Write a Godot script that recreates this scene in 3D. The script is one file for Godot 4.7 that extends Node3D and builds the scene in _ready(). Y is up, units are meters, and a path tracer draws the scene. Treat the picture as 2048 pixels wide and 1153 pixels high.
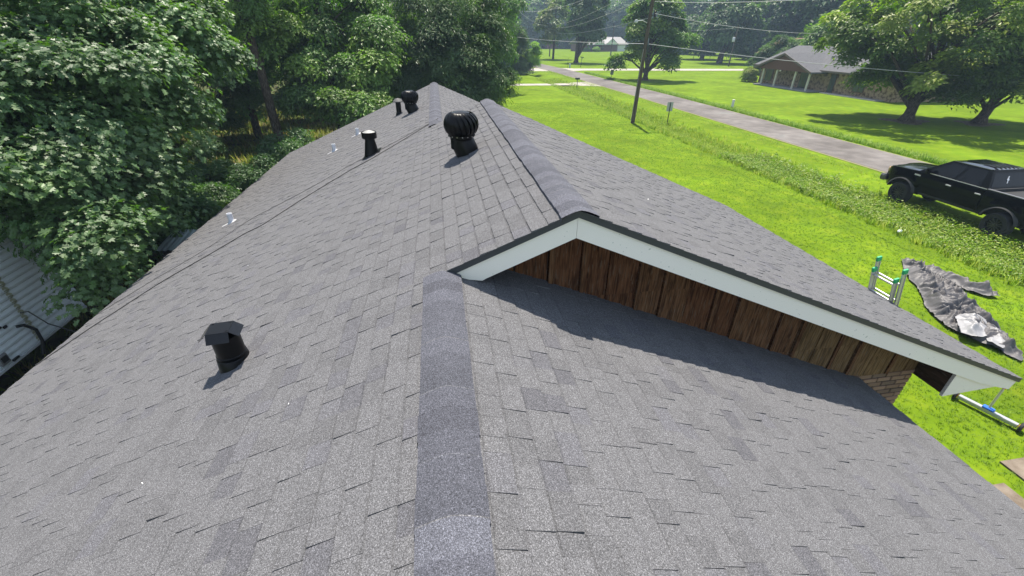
extends Node3D
# A newly shingled roof seen from its own ridge, lawns, a road and woods around it. Units are metres, y up; the ridge that the camera stands over runs along -Z at x = 0.

const RIDGE := 4.6          # height of the low ridge
const SLOPE := 0.4241       # rise over run
const HI_X := 1.065         # the higher ridge lies this far to the right
const Z_NEAR := -3.0        # near gable of the higher roof
const Z_FAR := -9.36
const Z_END := -18.2
const EAVE_L := -5.73
const EAVE_R := 5.13
const EAVE_HI := 6.98

var rng := RandomNumberGenerator.new()
var used := {}
var mats := {}
var leaf_meshes := {}
var eye := Vector3(0.0634, 6.2, 0.0)


# ---------------------------------------------------------------- naming
func numbered(parent: Node, called: String) -> String:
	var key := str(parent.get_instance_id()) + called
	var n: int = used.get(key, 0)
	used[key] = n + 1
	return called if n == 0 else "%s_%03d" % [called, n]

func put(o: Node3D, called: String, parent: Node = self) -> Node3D:
	o.name = numbered(parent, called)
	parent.add_child(o, true)
	return o

func tag(o: Node, label: String, category: String, group := "") -> Node:
	o.set_meta("label", label)
	o.set_meta("category", category)
	if group != "":
		o.set_meta("group", group)
	return o

func thing(called: String, label: String, category: String, at := Vector3.ZERO, turn := 0.0, group := "") -> Node3D:
	var o := Node3D.new()
	put(o, called)
	o.position = at
	o.rotation.y = turn
	tag(o, label, category, group)
	return o

func obj(called: String, b: MB, m: Material, parent: Node = self, at := Vector3.ZERO) -> MeshInstance3D:
	var o := MeshInstance3D.new()
	o.mesh = b.commit(m)
	put(o, called, parent)
	o.position = at
	return o

func struct(called: String, b: MB, m: Material) -> MeshInstance3D:
	var o := obj(called, b, m)
	o.set_meta("kind", "structure")
	return o

func stuff(o: Node) -> Node:
	o.set_meta("kind", "stuff")
	return o

func copy(o: Node3D, label := "", at := Vector3.ZERO, turn := 0.0, size := Vector3.ONE) -> Node3D:
	var c: Node3D = o.duplicate()
	var base := String(o.name)
	c.name = numbered(self, base.trim_suffix("_" + base.right(3)) if base.right(3).is_valid_int() else base)
	add_child(c, true)
	c.position = at
	c.rotation = Vector3(0, turn, 0)
	c.scale = size
	if label != "":
		c.set_meta("label", label)
	return c


# ---------------------------------------------------------------- mesh building
class MB:
	var v := PackedVector3Array()
	var n := PackedVector3Array()
	var uv := PackedVector2Array()
	var c := PackedColorArray()
	var col := Color(1, 1, 1)
	var tinted := false

	func tri_n(a: Vector3, b: Vector3, d: Vector3, na: Vector3, nb: Vector3, nd: Vector3, ua := Vector2.ZERO, ub := Vector2.ZERO, ud := Vector2.ZERO) -> void:
		if (b - a).cross(d - a).dot(na + nb + nd) > 0.0:
			v.append_array([a, d, b]); n.append_array([na, nd, nb]); uv.append_array([ua, ud, ub])
		else:
			v.append_array([a, b, d]); n.append_array([na, nb, nd]); uv.append_array([ua, ub, ud])
		c.append_array([col, col, col])

	func tri(a: Vector3, b: Vector3, d: Vector3, out: Vector3, ua := Vector2.ZERO, ub := Vector2.ZERO, ud := Vector2.ZERO) -> void:
		var k := (b - a).cross(d - a).normalized()
		if k.dot(out) < 0.0:
			k = -k
		tri_n(a, b, d, k, k, k, ua, ub, ud)

	func quad(a: Vector3, b: Vector3, d: Vector3, e: Vector3, out: Vector3, u0 := Vector2.ZERO, u1 := Vector2.ONE) -> void:
		tri(a, b, d, out, u0, Vector2(u1.x, u0.y), u1)
		tri(a, d, e, out, u0, u1, Vector2(u0.x, u1.y))

	# eight corners: index bit 0 = x, bit 1 = y, bit 2 = z
	func hexa(p: Array, us := 1.0) -> void:
		var mid := Vector3.ZERO
		for q: Vector3 in p:
			mid += q / 8.0
		for f in [[0, 1, 3, 2], [4, 5, 7, 6], [0, 1, 5, 4], [2, 3, 7, 6], [0, 2, 6, 4], [1, 3, 7, 5]]:
			var fc: Vector3 = (p[f[0]] + p[f[1]] + p[f[2]] + p[f[3]]) / 4.0
			var w: float = (p[f[1]] - p[f[0]]).length() * us
			var h: float = (p[f[3]] - p[f[0]]).length() * us
			quad(p[f[0]], p[f[1]], p[f[2]], p[f[3]], fc - mid, Vector2.ZERO, Vector2(w, h))

	func box(at: Vector3, size: Vector3, t := Basis.IDENTITY) -> void:
		var p := []
		for k in 8:
			p.append(at + t * (Vector3((k & 1) - 0.5, ((k >> 1) & 1) - 0.5, ((k >> 2) & 1) - 0.5) * size))
		hexa(p)

	# a box with chamfered long edges seen from above and the sides
	func soft_box(at: Vector3, size: Vector3, r: float, t := Basis.IDENTITY) -> void:
		var h := size / 2.0
		var ring := func(inset: float) -> Array:
			return [Vector2(-h.x + inset, -h.z + r), Vector2(-h.x + r, -h.z + inset), Vector2(h.x - r, -h.z + inset), Vector2(h.x - inset, -h.z + r), Vector2(h.x - inset, h.z - r), Vector2(h.x - r, h.z - inset), Vector2(-h.x + r, h.z - inset), Vector2(-h.x + inset, h.z - r)]
		var a: Array = ring.call(0.0)
		var b: Array = ring.call(r * 0.6)
		var lv := [[-h.y, b], [-h.y + r, a], [h.y - r, a], [h.y, b]]
		for k in 3:
			for i in 8:
				var j := (i + 1) % 8
				var q := [lv[k][1][i], lv[k][1][j], lv[k + 1][1][j], lv[k + 1][1][i]]
				var y0: float = lv[k][0]
				var y1: float = lv[k + 1][0]
				var mid: Vector2 = (q[0] + q[1]) / 2.0
				quad(at + t * Vector3(q[0].x, y0, q[0].y), at + t * Vector3(q[1].x, y0, q[1].y), at + t * Vector3(q[2].x, y1, q[2].y), at + t * Vector3(q[3].x, y1, q[3].y), t * Vector3(mid.x / h.x, (k - 1) * 1.0, mid.y / h.z))
		for i in range(1, 7):
			for s in [-1.0, 1.0]:
				tri(at + t * Vector3(b[0].x, s * h.y, b[0].y), at + t * Vector3(b[i].x, s * h.y, b[i].y), at + t * Vector3(b[i + 1].x, s * h.y, b[i + 1].y), t * Vector3(0, s, 0))

	func tube(p: Array, r: Array, sides := 8, caps := true, uvs := 1.0) -> void:
		var rings := []
		var x := Vector3.ZERO
		var dist := 0.0
		var along := []
		for i in p.size():
			var d: Vector3 = ((p[mini(i + 1, p.size() - 1)] as Vector3) - (p[maxi(i - 1, 0)] as Vector3)).normalized()
			if i == 0:
				x = d.cross(Vector3(0.31, 0.2, 0.93)).normalized()
			else:
				dist += (p[i] - p[i - 1]).length()
			x = (x - d * x.dot(d)).normalized()
			var y := d.cross(x)
			var ring := []
			for k in sides + 1:
				var a := TAU * k / sides
				ring.append(x * cos(a) + y * sin(a))
			rings.append(ring)
			along.append(dist)
		for i in p.size() - 1:
			for k in sides:
				var n0: Vector3 = rings[i][k]; var n1: Vector3 = rings[i][k + 1]
				var n2: Vector3 = rings[i + 1][k + 1]; var n3: Vector3 = rings[i + 1][k]
				var a: Vector3 = p[i] + n0 * r[i]; var b: Vector3 = p[i] + n1 * r[i]
				var d: Vector3 = p[i + 1] + n2 * r[i + 1]; var e: Vector3 = p[i + 1] + n3 * r[i + 1]
				var ua := Vector2(float(k) / sides, along[i]) * uvs
				var ub := Vector2(float(k + 1) / sides, along[i]) * uvs
				var ud := Vector2(float(k + 1) / sides, along[i + 1]) * uvs
				var ue := Vector2(float(k) / sides, along[i + 1]) * uvs
				tri_n(a, b, d, n0, n1, n2, ua, ub, ud)
				tri_n(a, d, e, n0, n2, n3, ua, ud, ue)
		if caps:
			for e in [0, p.size() - 1]:
				var out: Vector3 = (p[0] - p[1]) if e == 0 else (p[e] - p[e - 1])
				for k in sides:
					tri(p[e], p[e] + rings[e][k] * r[e], p[e] + rings[e][k + 1] * r[e], out)

	# profile: points (radius, height); turned about y, then placed by t. Sharp where the profile bends more than about 40 degrees.
	func lathe(profile: Array, sides: int, t := Transform3D.IDENTITY) -> void:
		var m := profile.size()
		var fn := []
		for i in m - 1:
			var d: Vector2 = profile[i + 1] - profile[i]
			fn.append(Vector2(d.y, -d.x).normalized())
		for i in m - 1:
			var na: Vector2 = fn[i]
			var nb: Vector2 = fn[i]
			if i > 0 and fn[i].dot(fn[i - 1]) > 0.75:
				na = (fn[i] + fn[i - 1]).normalized()
			if i < m - 2 and fn[i].dot(fn[i + 1]) > 0.75:
				nb = (fn[i] + fn[i + 1]).normalized()
			for k in sides:
				var a0 := TAU * k / sides
				var a1 := TAU * (k + 1) / sides
				var c0 := Vector3(cos(a0), 0, sin(a0)); var c1 := Vector3(cos(a1), 0, sin(a1))
				var p0: Vector2 = profile[i]; var p1: Vector2 = profile[i + 1]
				var q0 := t * (c0 * p0.x + Vector3.UP * p0.y); var q1 := t * (c1 * p0.x + Vector3.UP * p0.y)
				var q2 := t * (c1 * p1.x + Vector3.UP * p1.y); var q3 := t * (c0 * p1.x + Vector3.UP * p1.y)
				var b := t.basis
				var m0 := (b * (c0 * na.x + Vector3.UP * na.y)).normalized(); var m1 := (b * (c1 * na.x + Vector3.UP * na.y)).normalized()
				var m2 := (b * (c1 * nb.x + Vector3.UP * nb.y)).normalized(); var m3 := (b * (c0 * nb.x + Vector3.UP * nb.y)).normalized()
				if p0.x > 1e-5:
					tri_n(q0, q1, q2, m0, m1, m2)
				if p1.x > 1e-5:
					tri_n(q0, q2, q3, m0, m2, m3)

	# a flat outline (in the plane of bx, by at origin o) given the thickness d along bz
	func prism(poly: PackedVector2Array, o: Vector3, bx: Vector3, by: Vector3, d: Vector3, us := 1.0) -> void:
		var ix := Geometry2D.triangulate_polygon(poly)
		for k in range(0, ix.size(), 3):
			var a := poly[ix[k]]; var b := poly[ix[k + 1]]; var e := poly[ix[k + 2]]
			for s in 2:
				var f := o + d * s
				tri(f + bx * a.x + by * a.y, f + bx * b.x + by * b.y, f + bx * e.x + by * e.y, d * (s * 2 - 1), a * us, b * us, e * us)
		var area := 0.0
		for k in poly.size():
			area += poly[k].cross(poly[(k + 1) % poly.size()])
		for k in poly.size():
			var a := poly[k]; var b := poly[(k + 1) % poly.size()]
			var side := Vector2((b - a).y, -(b - a).x) * signf(area)
			var p := o + bx * a.x + by * a.y; var q := o + bx * b.x + by * b.y
			quad(p, q, q + d, p + d, bx * side.x + by * side.y, Vector2.ZERO, Vector2((b - a).length(), d.length()) * us)

	func commit(m: Material) -> ArrayMesh:
		var a := []
		a.resize(Mesh.ARRAY_MAX)
		a[Mesh.ARRAY_VERTEX] = v
		a[Mesh.ARRAY_NORMAL] = n
		a[Mesh.ARRAY_TEX_UV] = uv
		if tinted:
			a[Mesh.ARRAY_COLOR] = c
		var me := ArrayMesh.new()
		me.add_surface_from_arrays(Mesh.PRIMITIVE_TRIANGLES, a)
		me.surface_set_material(0, m)
		return me


# ---------------------------------------------------------------- materials
func lin(r: float, g: float, b: float) -> Color:
	return Color(r, g, b).linear_to_srgb()

func flat(called: String, c: Color, rough := 0.8, metal := 0.0, spec := 0.5) -> StandardMaterial3D:
	if mats.has(called):
		return mats[called]
	var m := StandardMaterial3D.new()
	m.resource_name = called
	m.albedo_color = c.linear_to_srgb()
	m.roughness = rough
	m.metallic = metal
	m.metallic_specular = spec
	mats[called] = m
	return m

func tinted(called: String, rough := 0.8, spec := 0.5) -> StandardMaterial3D:
	var m := flat(called, Color(1, 1, 1), rough, 0.0, spec)
	m.vertex_color_use_as_albedo = true
	return m

func tex(px: int, f: Callable) -> ImageTexture:
	var d := PackedByteArray()
	d.resize(px * px * 3)
	var i := 0
	for y in px:
		for x in px:
			var k: Color = f.call(x, y)
			d[i] = clampi(int(k.r * 255.0), 0, 255)
			d[i + 1] = clampi(int(k.g * 255.0), 0, 255)
			d[i + 2] = clampi(int(k.b * 255.0), 0, 255)
			i += 3
	return ImageTexture.create_from_image(Image.create_from_data(px, px, false, Image.FORMAT_RGB8, d))

# noise that repeats over px pixels: looked up on two circles
func tiling(noise: FastNoiseLite, x: float, y: float, px: float, cells: float) -> float:
	var a := x / px; var b := y / px
	var w := func(u: float, t: float) -> float: return noise.get_noise_2d(u * cells, t * cells)
	var n00: float = w.call(a, b); var n10: float = w.call(a - 1, b); var n01: float = w.call(a, b - 1); var n11: float = w.call(a - 1, b - 1)
	var s := func(t: float) -> float: return t * t * (3 - 2 * t)
	var u: float = s.call(a); var t: float = s.call(b)
	return lerpf(lerpf(n00, n10, u), lerpf(n01, n11, u), t) / sqrt((u * u + (1 - u) * (1 - u)) * (t * t + (1 - t) * (1 - t)))

func noise(s: int, freq := 1.0, octaves := 4) -> FastNoiseLite:
	var k := FastNoiseLite.new()
	k.seed = s
	k.frequency = freq
	k.fractal_octaves = octaves
	k.noise_type = FastNoiseLite.TYPE_SIMPLEX_SMOOTH
	return k

func planar(m: StandardMaterial3D, t: Texture2D, metres: float) -> StandardMaterial3D:
	m.albedo_texture = t
	m.uv1_triplanar = true
	m.uv1_world_triplanar = true
	m.uv1_scale = Vector3.ONE / metres
	return m

func grade(stops: Array, t: float) -> Color:
	t = clampf(t, 0.0, 1.0) * (stops.size() - 1)
	var k := mini(int(t), stops.size() - 2)
	return (stops[k] as Color).lerp(stops[k + 1], t - k)

# a ground cover of one noise in two sizes, coloured between stops given as linear values
func cover(called: String, s: int, stops: Array, metres: float, cells: float, fine: float, rough := 0.95, second := 0.0) -> StandardMaterial3D:
	var m := flat(called, Color(1, 1, 1), rough, 0.0, 0.2)
	var a := noise(s, 1.0, 4)
	var r := RandomNumberGenerator.new()
	r.seed = s
	var st := []
	for c: Color in stops:
		st.append(c.linear_to_srgb())
	planar(m, tex(384, func(x, y): return grade(st, 0.5 + 0.75 * tiling(a, x, y, 384.0, cells) + r.randf_range(-fine, fine))), metres)
	if second > 0.0:
		var b := noise(s + 7, 1.0, 3)
		m.detail_enabled = true
		m.detail_blend_mode = BaseMaterial3D.BLEND_MODE_MUL
		m.detail_uv_layer = BaseMaterial3D.DETAIL_UV_2
		m.uv2_triplanar = true
		m.uv2_world_triplanar = true
		m.uv2_scale = Vector3.ONE / second
		m.detail_albedo = tex(256, func(x, y):
			var k := clampf(0.9 + 0.15 * tiling(b, x, y, 256.0, 5.0), 0.5, 1.0)
			return Color(k + 0.03, k, k - 0.02))
	return m


# ---------------------------------------------------------------- foliage
func leaf_outline(kind: String) -> Array:
	match kind:
		"lobed": return [Vector2(0.06, 0.1), Vector2(0.3, 0.16), Vector2(0.17, 0.32), Vector2(0.5, 0.46), Vector2(0.22, 0.6), Vector2(0.3, 0.8), Vector2(0.1, 0.84)]
		"narrow": return [Vector2(0.15, 0.4)]
		"oval": return [Vector2(0.28, 0.4)]
		_: return [Vector2(0.5, 0.45)]

# a twig's worth of leaves, each a folded blade of its own
func leaf_cluster(kind: String, count: int, size: float, spread: float) -> ArrayMesh:
	var key := "%s%d_%.2f_%.2f" % [kind, count, size, spread]
	if leaf_meshes.has(key):
		return leaf_meshes[key]
	var r := RandomNumberGenerator.new()
	r.seed = hash(key)
	var b := MB.new()
	b.tinted = true
	var outline := leaf_outline(kind)
	for i in count:
		var a := r.randf() * TAU
		var q := sqrt(r.randf())
		var at := Vector3(cos(a) * q, r.randf_range(-0.5, 0.35) - 0.35 * q * q, sin(a) * q) * spread
		var out := Vector3(cos(a + r.randf_range(-0.9, 0.9)), r.randf_range(-0.5, 0.2), sin(a + r.randf_range(-0.9, 0.9))).normalized()
		var up := (Vector3.UP + Vector3(r.randf_range(-0.55, 0.55), 0, r.randf_range(-0.55, 0.55))).normalized()
		var side := out.cross(up).normalized()
		up = side.cross(out).normalized()
		var s := size * r.randf_range(0.7, 1.25)
		var k := r.randf_range(0.8, 1.2)
		b.col = Color(k * r.randf_range(0.92, 1.1), k, k * r.randf_range(0.85, 1.1))
		for w in [-1.0, 1.0]:
			var edge: Array[Vector3] = [at]
			for p: Vector2 in outline:
				edge.append(at + (side * p.x * w + out * p.y + up * p.x * 0.232) * s)
			edge.append(at + (out - up * 0.12) * s)
			var hub := at + out * s * 0.45
			if outline.size() == 1:
				b.tri(edge[0], edge[1], edge[2], up)
			else:
				for e in edge.size() - 1:
					b.tri(hub, edge[e], edge[e + 1], up)
	leaf_meshes[key] = b.commit(leaf_material())
	return leaf_meshes[key]

func leaf_material() -> StandardMaterial3D:
	var m := tinted("leaf", 0.47, 0.5)
	m.backlight_enabled = true
	m.backlight = Color(0.8, 0.95, 0.3)
	return m

func needle_dir(r: RandomNumberGenerator) -> Vector3:
	var z := r.randf_range(-1, 1)
	var a := r.randf() * TAU
	return Vector3(sqrt(1 - z * z) * cos(a), z, sqrt(1 - z * z) * sin(a))

# cells: [centre, radii]. Clumps of leaf clusters through the volume of the cells, more towards their skins.
func crown(parent: Node, cells: Array, count: int, mesh: ArrayMesh, palette: Array, s: int, size := 1.0, clump := 0.9, each := 26) -> Array:
	var r := RandomNumberGenerator.new()
	r.seed = s
	var total := 0.0
	for e in cells:
		total += pow(e[1].x * e[1].y * e[1].z, 0.667)
	var mm := MultiMesh.new()
	mm.transform_format = MultiMesh.TRANSFORM_3D
	mm.use_colors = true
	mm.mesh = mesh
	mm.instance_count = count
	var i := 0
	var centres := []
	while i < count:
		var pick := r.randf() * total
		var e: Array = cells[0]
		for q in cells:
			pick -= pow(q[1].x * q[1].y * q[1].z, 0.667)
			if pick <= 0.0:
				e = q
				break
		var d := needle_dir(r)
		var mid: Vector3 = e[0] + d * e[1] * pow(r.randf(), 0.27)
		centres.append(mid)
		var tone: Color = (palette[r.randi() % palette.size()] as Color) * r.randf_range(0.82, 1.18)
		var cr := clump * r.randf_range(0.6, 1.3)
		for j in each:
			if i >= count:
				break
			var o := needle_dir(r)
			var plate := (Vector3.UP + d * 0.45).normalized()
			var q := o * cr * pow(r.randf(), 0.5)
			var at := mid + q - plate * q.dot(plate) * 0.68 - Vector3.UP * 0.22 * cr * q.length_squared() / (cr * cr)
			var y := (plate * 1.2 + o * 0.55 + needle_dir(r) * 0.3).normalized()
			var x := y.cross(needle_dir(r)).normalized()
			var k := size * r.randf_range(0.75, 1.25)
			mm.set_instance_transform(i, Transform3D(Basis(x * k, y * k, x.cross(y) * k), at))
			var t := tone * r.randf_range(0.85, 1.15)
			mm.set_instance_color(i, Color(t.r, t.g, t.b, 1.0))
			i += 1
	var o := MultiMeshInstance3D.new()
	o.multimesh = mm
	put(o, "crown", parent)
	stuff(o)
	return centres

func bark() -> StandardMaterial3D:
	if mats.has("bark"):
		return mats["bark"]
	var m := flat("bark", Color(1, 1, 1), 0.95, 0.0, 0.2)
	var a := noise(31, 1.0, 4)
	m.albedo_texture = tex(128, func(x, y): return grade([lin(0.028, 0.022, 0.016), lin(0.075, 0.06, 0.045), lin(0.14, 0.12, 0.095)], 0.5 + 0.8 * tiling(a, x, y * 0.35, 128.0, 9.0)))
	m.uv1_scale = Vector3(3, 1, 1)
	return m

# stem: points and radii; limbs run from the stem to some of the crown's clumps
func tree(called: String, label: String, at: Vector3, stem: Array, radii: Array, cells: Array, count: int, mesh: ArrayMesh, palette: Array, s: int, group := "", size := 1.0, clump := 0.9, limbs := 16, each := 26) -> Node3D:
	var t := thing(called, label, "tree", at, 0.0, group)
	var hubs := crown(t, cells, count, mesh, palette, s, size, clump, each)
	var b := MB.new()
	b.tube(stem, radii, 9, false)
	var r := RandomNumberGenerator.new()
	r.seed = s + 5
	for k in limbs:
		var to: Vector3 = hubs[(k * 7) % hubs.size()]
		var n := stem.size() - 1
		var f := clampf((to.y - 0.45 * Vector2(to.x, to.z).length()) / (stem[n] as Vector3).y, 0.3, 0.97) * n
		var from: Vector3 = (stem[int(f)] as Vector3).lerp(stem[mini(int(f) + 1, n)], f - int(f))
		var w: float = lerpf(radii[int(f)], radii[mini(int(f) + 1, n)], f - int(f)) * r.randf_range(0.3, 0.55)
		var mid := from.lerp(to, 0.5) + Vector3(r.randf_range(-0.3, 0.3), 0.12 * (to - from).length(), r.randf_range(-0.3, 0.3))
		b.tube([from, from.lerp(mid, 0.55), mid, mid.lerp(to, 0.6) + Vector3(0, 0.1, 0), to], [w, w * 0.8, w * 0.6, w * 0.4, w * 0.15], 5, false)
	obj("trunk", b, bark(), t)
	return t

func scatter(called: String, mesh: ArrayMesh, places: Array, palette: Array, s: int, low: float, high: float, lean := 0.2) -> MultiMeshInstance3D:
	var r := RandomNumberGenerator.new()
	r.seed = s
	var mm := MultiMesh.new()
	mm.transform_format = MultiMesh.TRANSFORM_3D
	mm.use_colors = true
	mm.mesh = mesh
	mm.instance_count = places.size()
	for i in places.size():
		var k := r.randf_range(low, high)
		var y := (Vector3.UP + Vector3(r.randf_range(-lean, lean), 0, r.randf_range(-lean, lean))).normalized()
		var x := y.cross(Vector3(sin(i * 2.4), 0, cos(i * 2.4))).normalized()
		mm.set_instance_transform(i, Transform3D(Basis(x * k, y * k, x.cross(y) * k), places[i]))
		var t: Color = (palette[r.randi() % palette.size()] as Color) * r.randf_range(0.8, 1.2)
		mm.set_instance_color(i, Color(t.r, t.g, t.b, 1.0))
	var o := MultiMeshInstance3D.new()
	o.multimesh = mm
	put(o, called)
	stuff(o)
	return o

# a tuft of bent blades, one unit high
func tuft(blades: int, wide: float, spread: float) -> ArrayMesh:
	var r := RandomNumberGenerator.new()
	r.seed = blades * 31 + int(spread * 100)
	var b := MB.new()
	b.tinted = true
	for i in blades:
		var a := r.randf() * TAU
		var d := Vector3(cos(a), 0, sin(a))
		var s := d.cross(Vector3.UP) * wide
		var root := d * r.randf() * spread
		var h := r.randf_range(0.55, 1.0)
		var bend := r.randf_range(0.15, 0.6) * h
		var mid := root + Vector3.UP * h * 0.6 + d * bend * 0.35
		var tip := root + Vector3.UP * h + d * bend
		var k := r.randf_range(0.8, 1.2)
		b.col = Color(k, k, k)
		var n := (Vector3.UP - d * 0.35).normalized()
		b.tri_n(root - s, root + s, mid + s * 0.7, n, n, n)
		b.tri_n(root - s, mid + s * 0.7, mid - s * 0.7, n, n, n)
		b.tri_n(mid - s * 0.7, mid + s * 0.7, tip, n, n, n)
	var m := tinted("grass_blade", 0.6, 0.3)
	m.backlight_enabled = true
	m.backlight = Color(0.7, 0.8, 0.15)
	return b.commit(m)


# ---------------------------------------------------------------- shingles
func shingle_material() -> StandardMaterial3D:
	if mats.has("shingle"):
		return mats["shingle"]
	var m := tinted("shingle", 0.93, 0.3)
	var r := RandomNumberGenerator.new()
	r.seed = 11
	m.albedo_texture = tex(512, func(_x, _y):
		var k := r.randf()
		var g := 0.357 + r.randfn(0.0, 0.045)
		if k < 0.2:
			g += 0.085 + r.randf() * 0.11
		elif k < 0.45:
			g -= 0.08
		return Color(g * 0.985, g * 0.985, g * 1.01))
	m.uv1_scale = Vector3(0.8, 0.8, 1)
	return m

func shingle_tone() -> Color:
	var k := rng.randf()
	var g := rng.randf_range(0.87, 1.13)
	if k < 0.12:
		return Color(0.88, 0.88, 0.92) * g
	if k < 0.2:
		return Color(1.14, 1.14, 1.16) * g
	return Color(1, 1, 1) * g

# a wedge from s0 (up the slope) to s1 (its butt), z0 to z1, on the slope through (rx, ry) that falls towards side
func wedge(b: MB, rx: float, ry: float, side: float, s0: float, s1: float, z0: float, z1: float, h: float, off: Vector3) -> void:
	var c := 1.0 / sqrt(1.0 + SLOPE * SLOPE)
	var d := Vector3(side * c, -SLOPE * c, 0)
	var n := Vector3(side * SLOPE * c, c, 0)
	var o := Vector3(rx, ry, 0) - off
	var skew := rng.randf_range(-0.0025, 0.0025)
	var a0 := o + d * s0 + n * 0.001 + Vector3(0, 0, z0); var a1 := o + d * s0 + n * 0.001 + Vector3(0, 0, z1)
	var t0 := o + d * (s1 + skew) + n * h + Vector3(0, 0, z0); var t1 := o + d * (s1 - skew) + n * h + Vector3(0, 0, z1)
	var g0 := o + d * (s1 + skew) - n * 0.002 + Vector3(0, 0, z0); var g1 := o + d * (s1 - skew) - n * 0.002 + Vector3(0, 0, z1)
	var u := Vector2(rng.randf(), rng.randf())
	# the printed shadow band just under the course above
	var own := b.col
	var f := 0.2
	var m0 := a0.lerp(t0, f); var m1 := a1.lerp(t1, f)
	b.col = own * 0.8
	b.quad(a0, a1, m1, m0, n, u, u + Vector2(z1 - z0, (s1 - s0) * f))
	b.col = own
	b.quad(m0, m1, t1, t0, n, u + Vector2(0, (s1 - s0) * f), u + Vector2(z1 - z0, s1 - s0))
	b.quad(t0, t1, g1, g0, d, u, u + Vector2(z1 - z0, h))
	b.tri(a0, t0, g0, Vector3(0, 0, -1), u, u + Vector2(0.15, 0), u + Vector2(0.15, h))
	b.tri(a1, t1, g1, Vector3(0, 0, 1), u, u + Vector2(0.15, 0), u + Vector2(0.15, h))

func shingled(roof: Node) -> void:
	var m := shingle_material()
	var c := 1.0 / sqrt(1.0 + SLOPE * SLOPE)
	var laps := 0.143
	var list := []
	# [ridge x, side, eave x, [z spans], what x must pass for the spans]
	for f in [[HI_X, -1.0, EAVE_L, 0], [HI_X, 1.0, EAVE_HI, 1], [0.0, 1.0, EAVE_R, 2]]:
		var rx: float = f[0]
		var ry: float = RIDGE + SLOPE * rx
		var side: float = f[1]
		var length: float = absf(f[2] - rx) / c
		var k := 0
		while true:
			var s1 := length + 0.02 - k * laps
			if s1 < 0.04:
				break
			var s0 := maxf(s1 - laps - 0.014, 0.02)
			var spans := []
			match f[3]:
				0:
					var split := HI_X / c
					if s0 >= split:
						spans = [[Z_END - 0.03, 2.2, s0]]
					elif s1 <= split + 0.03:
						spans = [[Z_FAR - 0.03, Z_NEAR + 0.03, s0]]
					else:
						spans = [[Z_FAR - 0.03, Z_NEAR + 0.03, s0], [Z_END - 0.03, Z_FAR - 0.032, split], [Z_NEAR + 0.032, 2.2, split]]
				1: spans = [[Z_FAR - 0.03, Z_NEAR + 0.03, s0]]
				2: spans = [[-3.43, 2.2, s0], [Z_END - 0.03, Z_FAR + 0.1, s0]]
			for sp in spans:
				var z: float = sp[0] - 0.02
				s0 = sp[2]
				var high := rng.randf() < 0.5
				while z < sp[1] - 0.001:
					var w := rng.randf_range(0.09, 0.215)
					var z1 := minf(z + w, sp[1])
					if sp[1] - z1 < 0.06:
						z1 = sp[1]
					high = not high if rng.randf() < 0.8 else high
					var h := (0.0118 if high else 0.0065) + rng.randf_range(-0.0012, 0.0012)
					if rng.randf() < 0.03:
						h += 0.005
					var z0 := maxf(z, sp[0])
					var mid := Vector3(rx + side * c * (s0 + s1) / 2, ry - SLOPE * c * (s0 + s1) / 2, (z0 + z1) / 2)
					list.append([0.0, rx, ry, side, s0, s1, z0, z1 - 0.0018, h, mid])
					var v := mid - eye
					var axis := Vector3(0.13934, -0.50835, -0.8498)
					var depth := v.dot(axis)
					var right := v.dot(Vector3(0.98738, 0.00609, 0.15826)) / maxf(depth, 0.01)
					var up := v.dot(Vector3(0.07527, 0.86113, -0.50279)) / maxf(depth, 0.01)
					if depth > 0.3 and absf(right) < 1.19 and absf(up) < 0.67:
						var n := Vector3(side * SLOPE * c, c, 0)
						list[-1][0] = (z1 - z0) * absf(n.dot(v.normalized())) / v.length_squared()
					z = z1
			k += 1
	list.sort_custom(func(a, b): return a[0] > b[0])
	var rest := MB.new()
	rest.tinted = true
	for i in list.size():
		var e: Array = list[i]
		var own := i < 300
		var b := MB.new() if own else rest
		b.tinted = true
		b.col = shingle_tone()
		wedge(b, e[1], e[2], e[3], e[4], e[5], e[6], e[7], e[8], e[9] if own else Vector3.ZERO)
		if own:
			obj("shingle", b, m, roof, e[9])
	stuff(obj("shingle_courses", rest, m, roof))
	# ridge caps, each lapped over the one beyond it
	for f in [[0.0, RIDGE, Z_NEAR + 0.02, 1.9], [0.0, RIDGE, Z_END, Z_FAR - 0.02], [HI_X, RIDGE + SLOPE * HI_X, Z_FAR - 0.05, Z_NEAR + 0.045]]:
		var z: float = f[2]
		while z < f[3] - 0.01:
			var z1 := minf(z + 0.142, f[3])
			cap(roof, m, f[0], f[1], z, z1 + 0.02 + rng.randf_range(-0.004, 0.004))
			z = z1

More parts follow.
